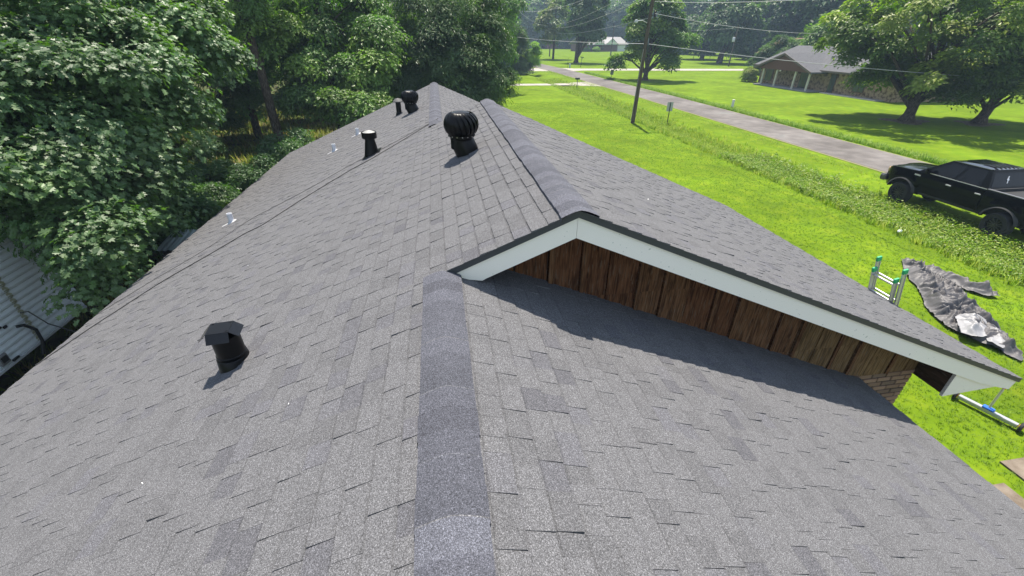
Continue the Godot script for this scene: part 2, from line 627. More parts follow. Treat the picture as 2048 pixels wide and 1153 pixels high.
func cap(roof: Node, m: Material, rx: float, ry: float, z0: float, z1: float) -> void:
	var b := MB.new()
	b.tinted = true
	var g := rng.randf_range(0.58, 0.9)
	b.col = Color(g * 0.94, g * 0.97, g * 1.1)
	var at := Vector3(rx, ry, (z0 + z1) / 2)
	var own := b.col
	var butt_tone := rng.randf_range(0.85, 1.7)
	var u := Vector2(rng.randf(), rng.randf())
	var hw := 0.145 + rng.randf_range(-0.004, 0.004)
	var h1 := 0.0225 + rng.randf_range(0.0, 0.003)
	var row := func(z: float, h: float) -> Array:
		var a := []
		for i in 11:
			var t := (i / 5.0 - 1.0) * hw
			a.append(Vector3(t, -SLOPE * (sqrt(t * t + 0.0049) - 0.07) + h - 0.012 * absf(t / hw), z - at.z))
		return a
	# the lap lies towards -Z, its butt turned away from the near gable
	var p: Array = row.call(z1, 0.0185)
	var q: Array = row.call(z0, h1)
	var low: Array = row.call(z0, h1 - 0.004)
	for i in 10:
		var n0 := Vector3(SLOPE * p[i].x / sqrt(p[i].x * p[i].x + 0.0049), 1, 0).normalized()
		var n1 := Vector3(SLOPE * p[i + 1].x / sqrt(p[i + 1].x * p[i + 1].x + 0.0049), 1, 0).normalized()
		var ua := u + Vector2(0, i * 0.03); var ub := u + Vector2(0, i * 0.03 + 0.03); var w := Vector2(z1 - z0, 0)
		# a narrow strip along the butt takes its own random tone
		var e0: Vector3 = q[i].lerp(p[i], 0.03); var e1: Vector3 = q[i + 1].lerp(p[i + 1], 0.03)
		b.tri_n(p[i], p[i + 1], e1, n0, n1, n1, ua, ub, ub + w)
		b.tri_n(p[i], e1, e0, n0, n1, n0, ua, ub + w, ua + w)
		b.col = own * butt_tone
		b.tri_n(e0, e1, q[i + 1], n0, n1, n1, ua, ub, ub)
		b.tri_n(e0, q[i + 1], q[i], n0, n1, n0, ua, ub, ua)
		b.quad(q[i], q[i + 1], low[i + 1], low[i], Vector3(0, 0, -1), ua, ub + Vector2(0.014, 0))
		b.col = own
	for e in [0, 10]:
		var out := Vector3(-1.0 if e == 0 else 1.0, 0, 0)
		b.quad(p[e], q[e], q[e] - Vector3(0, 0.03, 0), p[e] - Vector3(0, 0.03, 0), out, u, u + Vector2(0.14, 0.03))
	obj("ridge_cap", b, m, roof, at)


# ---------------------------------------------------------------- the house
func wood(called: String, s: int, stops: Array) -> StandardMaterial3D:
	var m := flat(called, Color(1, 1, 1), 0.85, 0.0, 0.232)
	var a := noise(s, 1.0, 4)
	var knots := [Vector2(40, 60), Vector2(100, 190), Vector2(70, 130)]
	m.albedo_texture = tex(256, func(x, y):
		var g := 0.5 + 0.9 * 0.72 * a.get_noise_2d(x * 0.16, y * 0.012) + 0.25 * a.get_noise_2d(x * 0.02 + 90.0, y * 0.015)
		for k: Vector2 in knots:
			var d := Vector2((x - k.x) * 1.5, (y - k.y) * 0.8).length()
			if d < 9.0:
				g -= 0.8 * (1.0 - d / 9.0)
		g -= 0.35 * smoothstep(-0.1, 0.5, a.get_noise_2d(x * 0.03 + 300.0, y * 0.004))
		var c := grade(stops, g)
		return c.lerp(Color(0.42, 0.38, 0.34), 0.55 * smoothstep(0.28, 0.5, a.get_noise_2d(x * 0.09 + 500.0, y * 0.02))))
	m.uv1_scale = Vector3(1.6, 1.0, 1)
	return m

func plain_box(called: String, at: Vector3, size: Vector3, m: Material, parent: Node, turn := Basis.IDENTITY) -> MeshInstance3D:
	var b := MB.new()
	b.box(Vector3.ZERO, size, turn)
	return obj(called, b, m, parent, at)

func build_house() -> void:
	var h := thing("brick_house", "brick house under a new charcoal shingle roof, filling the foreground", "house")
	var deck := flat("roof_deck", Color(0.025, 0.025, 0.028), 0.9)
	var roof := MB.new()
	var slab := func(poly: PackedVector2Array, z0: float, z1: float): roof.prism(poly, Vector3(0, 0, z0), Vector3.RIGHT, Vector3.UP, Vector3(0, 0, z1 - z0))
	var yl := RIDGE + SLOPE * EAVE_L
	var yr := RIDGE - SLOPE * EAVE_R
	var yp := RIDGE + SLOPE * HI_X
	var yh := yp - SLOPE * (EAVE_HI - HI_X)
	# attic spaces under the shingles, a little below their undersides
	var low := PackedVector2Array([Vector2(EAVE_L, yl - 0.004), Vector2(0, RIDGE - 0.004), Vector2(EAVE_R, yr - 0.004), Vector2(EAVE_R, yr - 0.06), Vector2(EAVE_L, yl - 0.06)])
	slab.call(low, Z_END, Z_FAR)
	slab.call(low, -3.42, 2.2)
	slab.call(PackedVector2Array([Vector2(EAVE_L, yl - 0.004), Vector2(0, RIDGE - 0.004), Vector2(0, RIDGE - 0.1), Vector2(EAVE_L, yl - 0.06)]), -9.355, -3.425)
	slab.call(PackedVector2Array([Vector2(0.002, RIDGE - 0.003), Vector2(HI_X, yp - 0.004), Vector2(EAVE_HI, yh - 0.004), Vector2(EAVE_HI, yh - 0.05), Vector2(HI_X, yp - 0.07), Vector2(0.15, RIDGE + SLOPE * 0.15 - 0.07)]), -9.35, Z_NEAR)
	var top := obj("roof", roof, deck, h)
	shingled(top)
	# walls
	var brick_wall := cover("brick_wall", 5, [Color(0.12, 0.07, 0.05), Color(0.2, 0.12, 0.085), Color(0.27, 0.17, 0.12)], 1.2, 8.0, 0.2)
	var walls := MB.new()
	walls.box(Vector3(-0.3, 1.02, 0.0), Vector3(9.9, 2.04, 0.2)+ Vector3(0, 0, 3.2))
	walls.box(Vector3(-0.3, 1.02, -13.7), Vector3(9.9, 2.04, 8.3))
	walls.box(Vector3(0.46, 1.02, -6.0), Vector3(11.0, 2.03, 5.0))
	obj("wall", walls, brick_wall, h)
	# the gable: boards with open joints before a dark backing
	var edge_x := 5.97
	var under := func(x: float) -> float: return yp - SLOPE * absf(x - HI_X) - 0.12
	var foot := func(x: float) -> float: return RIDGE - SLOPE * x + 0.005 if x < EAVE_R else 2.47
	var back := MB.new()
	back.prism(PackedVector2Array([Vector2(0.3, RIDGE - 0.13), Vector2(HI_X, under.call(HI_X)), Vector2(edge_x, under.call(edge_x)), Vector2(edge_x, 2.4), Vector2(4.8, 2.4)]), Vector3(0, 0, -3.44), Vector3.RIGHT, Vector3.UP, Vector3(0, 0, -0.1))
	var gable := obj("gable_wall", back, flat("joint", Color(0.012, 0.009, 0.007), 0.95), h)
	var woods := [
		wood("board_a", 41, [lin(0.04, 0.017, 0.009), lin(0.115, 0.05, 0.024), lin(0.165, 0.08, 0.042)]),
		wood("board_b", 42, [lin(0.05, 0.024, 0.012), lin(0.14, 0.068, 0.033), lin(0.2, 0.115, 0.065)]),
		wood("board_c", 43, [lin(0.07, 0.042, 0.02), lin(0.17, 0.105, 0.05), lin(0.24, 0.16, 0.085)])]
	var x := 0.36
	var count := 0
	while x < edge_x - 0.05:
		var w := minf(rng.randf_range(0.28, 0.325), edge_x - x)
		var x1 := x + w - rng.randf_range(0.007, 0.016)
		var pts := PackedVector2Array([Vector2(x, foot.call(x) - 0.02), Vector2(x, under.call(x))])
		if x < HI_X and x1 > HI_X:
			pts.append(Vector2(HI_X, under.call(HI_X)))
		pts.append(Vector2(x1, under.call(x1)))
		pts.append(Vector2(x1, foot.call(x1) - 0.02))
		var b := MB.new()
		b.prism(pts, Vector3(0, 0, -3.435), Vector3.RIGHT, Vector3.UP, Vector3(0, 0, 0.02 + rng.randf_range(0, 0.012)))
		# light batten along one edge of the board
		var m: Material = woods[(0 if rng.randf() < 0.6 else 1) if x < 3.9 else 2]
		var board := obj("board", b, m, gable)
		if count % 3 != 1 and x1 - x > 0.2:
			var strip := MB.new()
			var sx := x + 0.002
			strip.prism(PackedVector2Array([Vector2(sx, foot.call(sx) - 0.01), Vector2(sx, under.call(sx) - 0.002), Vector2(sx + 0.045, under.call(sx + 0.045) - 0.002), Vector2(sx + 0.045, foot.call(sx + 0.045) - 0.01)]), Vector3(0, 0, -3.402), Vector3.RIGHT, Vector3.UP, Vector3(0, 0, 0.012))
			obj("batten", strip, woods[1], board)
		x += w
		count += 1
	# rake boards, the box at the eave, the dark metal edge under the shingles
	var paint := flat("white_paint", Color(1, 1, 1), 0.55)
	var pn := noise(77, 1.0, 4)
	paint.albedo_texture = tex(256, func(px, py):
		var k := tiling(pn, px, py, 256.0, 26.0) + 0.5 * tiling(pn, px, py, 256.0, 3.0)
		return Color(0.9, 0.885, 0.845) if k < 0.72 else Color(0.66, 0.67, 0.63))
	paint.uv1_scale = Vector3(0.7, 0.7, 1)
	var zf := Vector3(0, 0, Z_NEAR - 0.03)
	var dz := Vector3(0, 0, 0.034)
	var left := MB.new()
	var line := func(px: float, down: float) -> Vector2: return Vector2(px, yp - SLOPE * absf(px - HI_X) - down)
	left.prism(PackedVector2Array([line.call(0.03, 0.05), line.call(HI_X - 0.0015, 0.05), line.call(HI_X - 0.0015, 0.232), line.call(0.34, 0.232), line.call(0.315, 0.236), line.call(0.29, 0.222), line.call(0.06, 0.085)]), zf, Vector3.RIGHT, Vector3.UP, dz)
	obj("rake_board", left, paint, h)
	var right := MB.new()
	right.prism(PackedVector2Array([line.call(HI_X + 0.0015, 0.05), line.call(EAVE_HI, 0.05), line.call(EAVE_HI - 0.03, 0.2), Vector2(edge_x + 0.45, line.call(edge_x + 0.45, 0.255).y), line.call(HI_X + 0.0015, 0.232)]), zf, Vector3.RIGHT, Vector3.UP, dz)
	obj("rake_board", right, paint, h)
	var chop := MB.new()
	chop.prism(PackedVector2Array([Vector2(edge_x, line.call(edge_x, 0.15).y), Vector2(EAVE_HI - 0.02, line.call(EAVE_HI - 0.02, 0.1).y), Vector2(EAVE_HI - 0.03, 2.43), Vector2(edge_x, 2.36)]), zf - Vector3(0, 0, 0.02), Vector3.RIGHT, Vector3.UP, dz)
	obj("eave_return", chop, paint, h)
	for s in [[0.0, HI_X], [HI_X, EAVE_HI + 0.02]]:
		var b := MB.new()
		b.prism(PackedVector2Array([line.call(s[0], 0.0), line.call(s[1], 0.0), line.call(s[1], 0.056), line.call(s[0], 0.056)]), zf, Vector3.RIGHT, Vector3.UP, dz + Vector3(0, 0, 0.018))
		obj("drip_edge", b, flat("drip_edge", Color(0.035, 0.04, 0.045), 0.5), h)
	var brown := wood("brown_plywood", 45, [lin(0.03, 0.017, 0.009), lin(0.06, 0.034, 0.018), lin(0.09, 0.05, 0.03)])
	plain_box("soffit_side", Vector3(edge_x + 0.008, (2.42 + under.call(edge_x)) / 2 + 0.04, -3.22), Vector3(0.016, under.call(edge_x) - 2.42 + 0.14, 0.4), brown, h)
	plain_box("soffit", Vector3((edge_x + EAVE_HI) / 2 + 0.01, 2.41, -6.2), Vector3(EAVE_HI - edge_x - 0.05, 0.02, 6.3), brown, h)
	var rake_soffit := MB.new()
	rake_soffit.prism(PackedVector2Array([line.call(0.35, 0.1), line.call(HI_X, 0.1), line.call(EAVE_HI - 0.1, 0.1), line.call(EAVE_HI - 0.1, 0.12), line.call(HI_X, 0.12), line.call(0.35, 0.12)]), Vector3(0, 0, -3.44), Vector3.RIGHT, Vector3.UP, Vector3(0, 0, 0.4))
	obj("rake_soffit", rake_soffit, brown, h)
	# fascia along the eaves
	plain_box("fascia", Vector3(EAVE_HI - 0.015, yh - 0.1, -6.18), Vector3(0.03, 0.16, 6.3), paint, h)
	plain_box("fascia", Vector3(EAVE_R - 0.015, yr - 0.12, -0.62), Vector3(0.03, 0.16, 5.6), paint, h)
	plain_box("fascia", Vector3(EAVE_R - 0.015, yr - 0.12, -13.8), Vector3(0.03, 0.16, 8.8), paint, h)
	plain_box("fascia", Vector3(EAVE_L + 0.015, yl - 0.12, -8.0), Vector3(0.03, 0.16, 20.3), paint, h)
	# the brick corner that shows below the gable
	var mortar := MB.new()
	mortar.box(Vector3(5.4, 1.2, -3.49), Vector3(1.1, 2.4, 0.15))
	var corner := obj("brick_corner", mortar, flat("mortar", Color(0.05, 0.04, 0.035), 0.95), h)
	var shades := [flat("brick_a", Color(0.2, 0.125, 0.085), 0.9), flat("brick_b", Color(0.26, 0.165, 0.115), 0.9), flat("brick_c", Color(0.15, 0.1, 0.075), 0.9)]
	var bm := MB.new()
	bm.soft_box(Vector3.ZERO, Vector3(0.196, 0.062, 0.1), 0.006)
	var half := MB.new()
	half.soft_box(Vector3.ZERO, Vector3(0.094, 0.062, 0.1), 0.006)
	var meshes := []
	for sh in shades:
		meshes.append([bm.commit(sh), half.commit(sh)])
	for row in 17:
		var y := 2.425 - row * 0.078
		var odd := row % 2
		for k in 5:
			var o := MeshInstance3D.new()
			var cut := odd == 1 and k == 0
			o.mesh = meshes[rng.randi() % 3][1 if cut else 0]
			put(o, "brick", corner)
			o.position = Vector3(edge_x - 0.05 if cut else edge_x - 0.1 - k * 0.212 + (0.106 if odd else 0.0), y, -3.455 + rng.randf_range(0, 0.006))


# ---------------------------------------------------------------- things on the roof
func roof_y(x: float) -> float:
	return RIDGE + SLOPE * x        # the slope to the left, also where it climbs to the higher ridge

func roof_tilt() -> Basis:
	return Basis(Vector3(0, 0, 1), atan(SLOPE))

func black_metal() -> StandardMaterial3D:
	var m := flat("black_metal", Color(0.004, 0.004, 0.0045), 0.3, 0.0, 0.28)
	m.clearcoat_enabled = true
	m.clearcoat = 0.05
	m.clearcoat_roughness = 0.15
	return m

func turbine(label: String, x: float, z: float, turn: float) -> void:
	var t := thing("turbine_vent", label, "roof vent", Vector3(x, roof_y(x), z), 0.0, "turbine vents on the roof")
	t.scale = Vector3(0.9, 0.9, 0.9)
	var m := black_metal()
	var tilt := roof_tilt()
	var b := MB.new()
	b.lathe([Vector2(0.19, -0.05), Vector2(0.182, 0.0), Vector2(0.178, 0.17), Vector2(0.165, 0.215), Vector2(0.1, 0.22)], 28, Transform3D(tilt, Vector3(0.072, 0.035, 0)))
	obj("base_collar", b, m, t)
	b = MB.new()
	b.lathe([Vector2(0.172, 0.1), Vector2(0.172, 0.23), Vector2(0.178, 0.235), Vector2(0.178, 0.245), Vector2(0.17, 0.25), Vector2(0.17, 0.29)], 28)
	obj("neck", b, m, t)
	b = MB.new()
	b.lathe([Vector2(0.205, 0.277), Vector2(0.205, 0.297), Vector2(0.14, 0.299)], 28)
	var ring := obj("lower_ring", b, m, t)
	var rivets := MB.new()
	rivets.box(Vector3.ZERO, Vector3(0.012, 0.012, 0.006))
	var rm := rivets.commit(flat("bright_metal", Color(0.6, 0.6, 0.6), 0.3, 1.0))
	for k in 16:
		var o := MeshInstance3D.new()
		o.mesh = rm
		put(o, "rivet", ring)
		o.transform = Transform3D(Basis(Vector3.UP, TAU * k / 16 + PI / 2), Vector3(cos(-TAU * k / 16) * 0.206, 0.287, sin(-TAU * k / 16) * 0.206))
	b = MB.new()
	b.lathe([Vector2(0.135, 0.6), Vector2(0.132, 0.608), Vector2(0.09, 0.622), Vector2(0.0, 0.63)], 28)
	obj("top_plate", b, m, t)
	# twenty bulging vanes, each twisted a little round the globe
	var vane := MB.new()
	var rows := 9
	var grid := []
	for i in rows + 1:
		var f := float(i) / rows
		var a := lerpf(-0.98, 1.12, f)
		var r := 0.1 + 0.162 * cos(a)
		var y := 0.297 + 0.31 * (sin(a) - sin(-0.98)) / (sin(1.12) - sin(-0.98))
		var twist := 0.5 * f * f
		var line := []
		for j in 4:
			var g := float(j) / 3.0
			var ang := twist + g * TAU / 20.0 * 1.3
			var rr := r * (1.0 - 0.2 * (1.0 - g) * (1.0 - g) + 0.03 * sin(g * PI))
			line.append([Vector3(cos(ang) * rr, y, sin(ang) * rr), Vector3(cos(ang - 0.75 * (1 - g)) * cos(a * 0.9), sin(a * 0.9), sin(ang - 0.75 * (1 - g)) * cos(a * 0.9)).normalized()])
		grid.append(line)
	for i in rows:
		for j in 3:
			var p: Array = grid[i][j]; var q: Array = grid[i][j + 1]; var u: Array = grid[i + 1][j + 1]; var w: Array = grid[i + 1][j]
			vane.tri_n(p[0], q[0], u[0], p[1], q[1], u[1])
			vane.tri_n(p[0], u[0], w[0], p[1], u[1], w[1])
	var vm := vane.commit(m)
	for k in 20:
		var o := MeshInstance3D.new()
		o.mesh = vm
		put(o, "vane", t)
		o.rotation.y = TAU * k / 20 + turn
	b = MB.new()
	b.tube([Vector3(0, 0.25, 0), Vector3(0, 0.62, 0)], [0.015, 0.015], 8)
	obj("spindle", b, m, t)

func build_vents() -> void:
	var m := black_metal()
	turbine("black turbine vent with curved vanes, nearest of the two, between both ridges", 0.36, -6.14, 0.1)
	turbine("black turbine vent standing beside a thin capped flue near the far roof end", -0.66, -12.95, 0.27)
	# the stub vent with a folded square hood
	var x := -1.735
	var t := thing("hooded_vent", "black pipe vent with a folded square hood, in the left foreground of the roof", "roof vent", Vector3(x, roof_y(x), -3.06))
	var b := MB.new()
	b.lathe([Vector2(0.128, -0.07), Vector2(0.116, 0.07), Vector2(0.108, 0.078)], 28)
	obj("collar", b, m, t)
	b = MB.new()
	b.lathe([Vector2(0.108, 0.05), Vector2(0.107, 0.1), Vector2(0.11, 0.104), Vector2(0.104, 0.11), Vector2(0.104, 0.285)], 28)
	obj("pipe", b, m, t)
	var turn := Basis(Vector3.UP, 0.12)
	var gloss := flat("gloss_black", Color(0.004, 0.004, 0.005), 0.12, 0.0, 0.38)
	gloss.clearcoat_enabled = true
	gloss.clearcoat = 0.1
	gloss.clearcoat_roughness = 0.06
	var hood := Node3D.new()
	put(hood, "hood", t)
	hood.transform = Transform3D(turn, Vector3(-0.015, 0.345, 0.0))
	b = MB.new()
	b.box(Vector3(0, 0, 0), Vector3(0.16, 0.004, 0.16))
	obj("top_plate", b, m, hood)
	for k in 4:
		var a := k * PI / 2
		var o := Vector3(cos(a), 0, sin(a))
		var s := Vector3(-sin(a), 0, cos(a))
		var drop: float = [0.7, 1.0, 0.75, 0.9][k]
		var f := o * cos(drop) - Vector3.UP * sin(drop)
		b = MB.new()
		var p := o * 0.081
		var q := p + f * 0.08
		var th := f.cross(s).normalized() * 0.003
		b.hexa([p - s * 0.079, q - s * 0.079, p + s * 0.079, q + s * 0.079, p - s * 0.079 + th, q - s * 0.079 + th, p + s * 0.079 + th, q + s * 0.079 + th])
		obj("flap", b, gloss, hood)
	for k in 4:
		b = MB.new()
		var a := k * PI / 2 + 0.78
		b.box(Vector3(cos(a) * 0.085, -0.03, sin(a) * 0.085), Vector3(0.016, 0.07, 0.004), Basis(Vector3.UP, -a + PI / 2))
		obj("bracket", b, m, hood)
	# flue with a drum cap
	x = -1.36
	t = thing("flue_pipe", "black flue with a tapered skirt and drum cap beside the cable", "flue", Vector3(x, roof_y(x), -9.5))
	b = MB.new()
	b.box(Vector3(0, 0.011, 0), Vector3(0.4, 0.006, 0.4), roof_tilt())
	obj("flashing", b, m, t)
	b = MB.new()
	b.lathe([Vector2(0.165, -0.08), Vector2(0.15, 0.0), Vector2(0.1, 0.28), Vector2(0.1, 0.36)], 24)
	obj("skirt", b, m, t)
	b = MB.new()
	b.lathe([Vector2(0.08, 0.325), Vector2(0.145, 0.325), Vector2(0.15, 0.335), Vector2(0.15, 0.445), Vector2(0.142, 0.447), Vector2(0.138, 0.430), Vector2(0.06, 0.460), Vector2(0.0, 0.475)], 26)
	var drum := obj("drum_cap", b, m, t)
	b = MB.new()
	b.lathe([Vector2(0.125, 0.440), Vector2(0.06, 0.467), Vector2(0.0, 0.481)], 24)
	obj("bright_top", b, flat("dull_top", Color(0.25, 0.25, 0.24), 0.6, 0.2), drum)
	# thin flue by the far turbine
	x = -1.06
	t = thing("flue_pipe", "thin black flue with a conical cap, just left of the far turbine vent", "flue", Vector3(x, roof_y(x), -13.85))
	b = MB.new()
	b.lathe([Vector2(0.11, -0.05), Vector2(0.085, 0.05), Vector2(0.075, 0.06), Vector2(0.075, 0.34)], 20)
	obj("pipe", b, m, t)
	b = MB.new()
	b.lathe([Vector2(0.07, 0.33), Vector2(0.145, 0.335), Vector2(0.145, 0.355), Vector2(0.07, 0.42), Vector2(0.0, 0.44)], 20)
	obj("rain_cap", b, flat("dusty_metal", Color(0.05, 0.05, 0.052), 0.7), t)
	# three white plumbing stacks with lead flashings
	var white := flat("pipe_plastic", Color(0.62, 0.63, 0.66), 0.5)
	for e in [[-4.44, -9.42, 0.2, "short white plumbing pipe nearest the viewer, low on the left slope"], [-2.82, -12.7, 0.19, "short white plumbing pipe in the middle of the three on the left slope"], [-2.32, -13.8, 0.18, "farthest of three short white plumbing pipes, left of the drum capped flue"]]:
		x = e[0]
		t = thing("plumbing_pipe", e[3], "pipe", Vector3(x, roof_y(x), e[1]), 0.0, "white plumbing pipes on the left slope")
		b = MB.new()
		b.lathe([Vector2(0.052, -0.02), Vector2(0.052, e[2]), Vector2(0.044, e[2] + 0.001), Vector2(0.044, e[2] - 0.05), Vector2(0.0, e[2] - 0.051)], 16)
		obj("pipe", b, white, t)
		b = MB.new()
		b.lathe([Vector2(0.11, 0.008), Vector2(0.07, 0.022), Vector2(0.056, 0.05), Vector2(0.053, 0.05)], 16, Transform3D(roof_tilt(), Vector3.ZERO))
		b.box(roof_tilt() * Vector3(-0.12, 0.012, 0.03), Vector3(0.17, 0.006, 0.07), roof_tilt() * Basis(Vector3.UP, 0.3))
		obj("flashing", b, flat("lead", Color(0.5, 0.5, 0.52), 0.55), t)
	# two cables that lie down the left slope
	var paths := [
		[[0.06, -9.86], [-0.6, -9.36], [-1.32, -8.92], [-1.74, -8.78], [-2.57, -8.2], [-3.1, -7.68], [-3.45, -7.62], [-3.9, -7.35], [-4.61, -7.0], [-5.05, -6.55], [-5.4, -6.15], [-5.74, -5.6]],
		[[0.05, -9.83], [-0.9, -9.5], [-1.82, -9.32], [-2.55, -8.95], [-3.3, -8.75], [-3.77, -8.62], [-4.33, -7.85], [-5.04, -7.4], [-5.74, -6.85]]]
	for k in 2:
		var pts := []
		var rad := []
		var cv := Curve3D.new()
		for q in paths[k]:
			cv.add_point(Vector3(q[0], roof_y(q[0]) + 0.02, q[1]))
		for i in cv.point_count:
			var d := (cv.get_point_position(mini(i + 1, cv.point_count - 1)) - cv.get_point_position(maxi(i - 1, 0))) * 0.16
			cv.set_point_in(i, -d)
			cv.set_point_out(i, d)
		for q in cv.tessellate(3, 3):
			pts.append(q)
			rad.append(0.007 if k == 0 else 0.004)
		b = MB.new()
		b.tube(pts, rad, 6)
		tag(obj("cable", b, flat("cable_rubber", Color(0.02, 0.02, 0.02), 0.6)), ["thick black cable lying diagonally down the left slope to the eave", "thinner dark cord running above the thick cable on the left slope"][k], "cable")
	# small scraps left by the roofers
	for k in [0, 3, 5, 6]:
		b = MB.new()
		var sx: float = [-1.0, -0.62, -0.4, -1.9, 1.5, 2.6, -2.6, -0.55, 0.62][k]
		var sz: float = [-2.15, -1.75, -2.25, -2.0, -4.2, -4.9, -5.6, -7.6, -1.1][k]
		var y := roof_y(sx) if k != 8 else RIDGE - SLOPE * sx
		if sx > HI_X:
			y = RIDGE + 2 * SLOPE * HI_X - SLOPE * sx
		b.box(Vector3.ZERO, Vector3(0.004 + 0.003 * (k % 3), 0.003, 0.012 + 0.006 * (k % 2)), Basis(Vector3.UP, k * 1.3) * roof_tilt())
		var o := obj("paper_scrap", b, flat("paper", Color(0.7, 0.7, 0.68), 0.9))
		o.position = Vector3(sx, y + 0.018, sz)
		tag(o, "tiny white scrap of paper lying on the dark shingles", "scrap", "white scraps on the shingles")


# ---------------------------------------------------------------- the yard
func strip(b: MB, l: Array, r: Array, y: float) -> void:
	for i in l.size() - 1:
		b.quad(Vector3(l[i].x, y, l[i].y), Vector3(r[i].x, y, r[i].y), Vector3(r[i + 1].x, y, r[i + 1].y), Vector3(l[i + 1].x, y, l[i + 1].y), Vector3.UP)

func ground_dip(x: float) -> float:
	return -0.3 * exp(-pow((x - 18.0) / 1.1, 2.0))

func build_ground() -> void:
	var lawn := cover("lawn", 3, [Color(0.096, 0.182, 0.007), Color(0.113, 0.205, 0.007), Color(0.131, 0.224, 0.008), Color(0.165, 0.248, 0.013)], 9.0, 9.0, 0.2, 0.95, 31.0)
	var b := MB.new()
	var xs := [-420.0, -60.0, 0.0, 12.0, 15.2, 16.2, 16.8, 17.4, 18.0, 18.6, 19.2, 19.8, 20.8, 24.0, 60.0, 420.0]
	for i in xs.size() - 1:
		var d0 := ground_dip(xs[i]); var d1 := ground_dip(xs[i + 1])
		for zz in [[-90.0, 420.0], [-420.0, -90.0]]:
			var k := 1.0 if zz[0] > -100.0 else 0.0
			b.quad(Vector3(xs[i], d0 if k > 0 else d0 * 0.2, zz[0]), Vector3(xs[i + 1], d1 if k > 0 else d1 * 0.2, zz[0]), Vector3(xs[i + 1], d1 * k if k > 0 else d1 * 0.2, zz[1]), Vector3(xs[i], d0 * k if k > 0 else d0 * 0.2, zz[1]), Vector3.UP)
	struct("ground", b, lawn)
	var asphalt := cover("asphalt", 8, [Color(0.14, 0.138, 0.138), Color(0.17, 0.168, 0.168), Color(0.2, 0.198, 0.195)], 6.0, 6.0, 0.3, 0.9, 23.0)
	b = MB.new()
	var l := [Vector2(23.2, 60), Vector2(23.25, -20), Vector2(23.2, -50), Vector2(22.9, -75), Vector2(22.3, -95), Vector2(20.8, -112), Vector2(18.0, -130), Vector2(12.0, -150)]
	var r := [Vector2(27.4, 60), Vector2(27.35, -20), Vector2(27.6, -50), Vector2(27.2, -75), Vector2(26.9, -95), Vector2(25.6, -116), Vector2(23.0, -134), Vector2(17.0, -154)]
	strip(b, l, r, 0.03)
	struct("road", b, asphalt)
	var gravel := cover("gravel", 9, [Color(0.17, 0.16, 0.1), Color(0.22, 0.2, 0.13), Color(0.19, 0.23, 0.06)], 3.0, 9.0, 0.35)
	b = MB.new()
	var lg := []; var rg := []
	for i in l.size():
		lg.append(l[i] - Vector2(0.2, 0)); rg.append(r[i] + Vector2(0.15, 0))
	strip(b, lg, rg, 0.02)
	struct("road_shoulder", b, gravel)
	var pale := cover("pale_concrete", 10, [Color(0.27, 0.245, 0.22), Color(0.34, 0.31, 0.28), Color(0.4, 0.37, 0.34)], 5.0, 5.0, 0.2, 0.9)
	b = MB.new()
	strip(b, [Vector2(27.0, -91.5), Vector2(29.5, -92.7), Vector2(70, -89.5), Vector2(160, -84)], [Vector2(26.8, -100), Vector2(29.5, -98.3), Vector2(70, -94.6), Vector2(160, -90)], 0.026)
	struct("side_road", b, pale)
	b = MB.new()
	strip(b, [Vector2(2, -65.3), Vector2(18.5, -65.0), Vector2(22.9, -63.0)], [Vector2(2, -67.6), Vector2(18.5, -67.6), Vector2(22.9, -70.0)], 0.016)
	strip(b, [Vector2(6, -94.0), Vector2(22.6, -91.5)], [Vector2(6, -98.0), Vector2(22.0, -100.0)], 0.016)
	struct("driveway", b, pale)
	b = MB.new()
	var slab := cover("patio_concrete", 12, [Color(0.12, 0.095, 0.072), Color(0.17, 0.14, 0.11), Color(0.21, 0.175, 0.14)], 2.0, 6.0, 0.2)
	b.box(Vector3(7.35, 0.0, 0.6), Vector3(2.5, 0.07, 7.3))
	b.box(Vector3(10.3, 0.0, 0.6), Vector3(2.6, 0.07, 8.0))
	struct("patio", b, slab)
	# the shaded floor of the woods
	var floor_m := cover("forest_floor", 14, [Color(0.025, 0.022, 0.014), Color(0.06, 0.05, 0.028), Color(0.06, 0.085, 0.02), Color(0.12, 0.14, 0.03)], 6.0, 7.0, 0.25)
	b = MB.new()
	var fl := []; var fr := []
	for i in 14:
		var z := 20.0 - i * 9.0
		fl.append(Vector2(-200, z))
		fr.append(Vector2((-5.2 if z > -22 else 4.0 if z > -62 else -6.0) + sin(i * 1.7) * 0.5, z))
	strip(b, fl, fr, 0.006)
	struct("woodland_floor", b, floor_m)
	# dirt rings under the two shade trees
	var dirt := cover("bare_dirt", 15, [Color(0.07, 0.055, 0.035), Color(0.13, 0.105, 0.07), Color(0.2, 0.18, 0.13)], 2.0, 7.0, 0.3)
	b = MB.new()
	for e in [[39.4, -33.0, 2.2], [44.45, -31.2, 2.0], [33.3, -72.1, 1.8], [35.6, -119, 2.2]]:
		for k in 20:
			var p := []
			for q in [k, k + 1]:
				var a: float = TAU * q / 20
				var rr: float = e[2] * (0.8 + 0.25 * sin(a * 3 + e[0]))
				p.append(Vector3(e[0] + cos(a) * rr, 0.009, e[1] + sin(a) * rr * 0.8))
			b.tri(Vector3(e[0], 0.009, e[1]), p[0], p[1], Vector3.UP)
	struct("bare_earth", b, dirt)

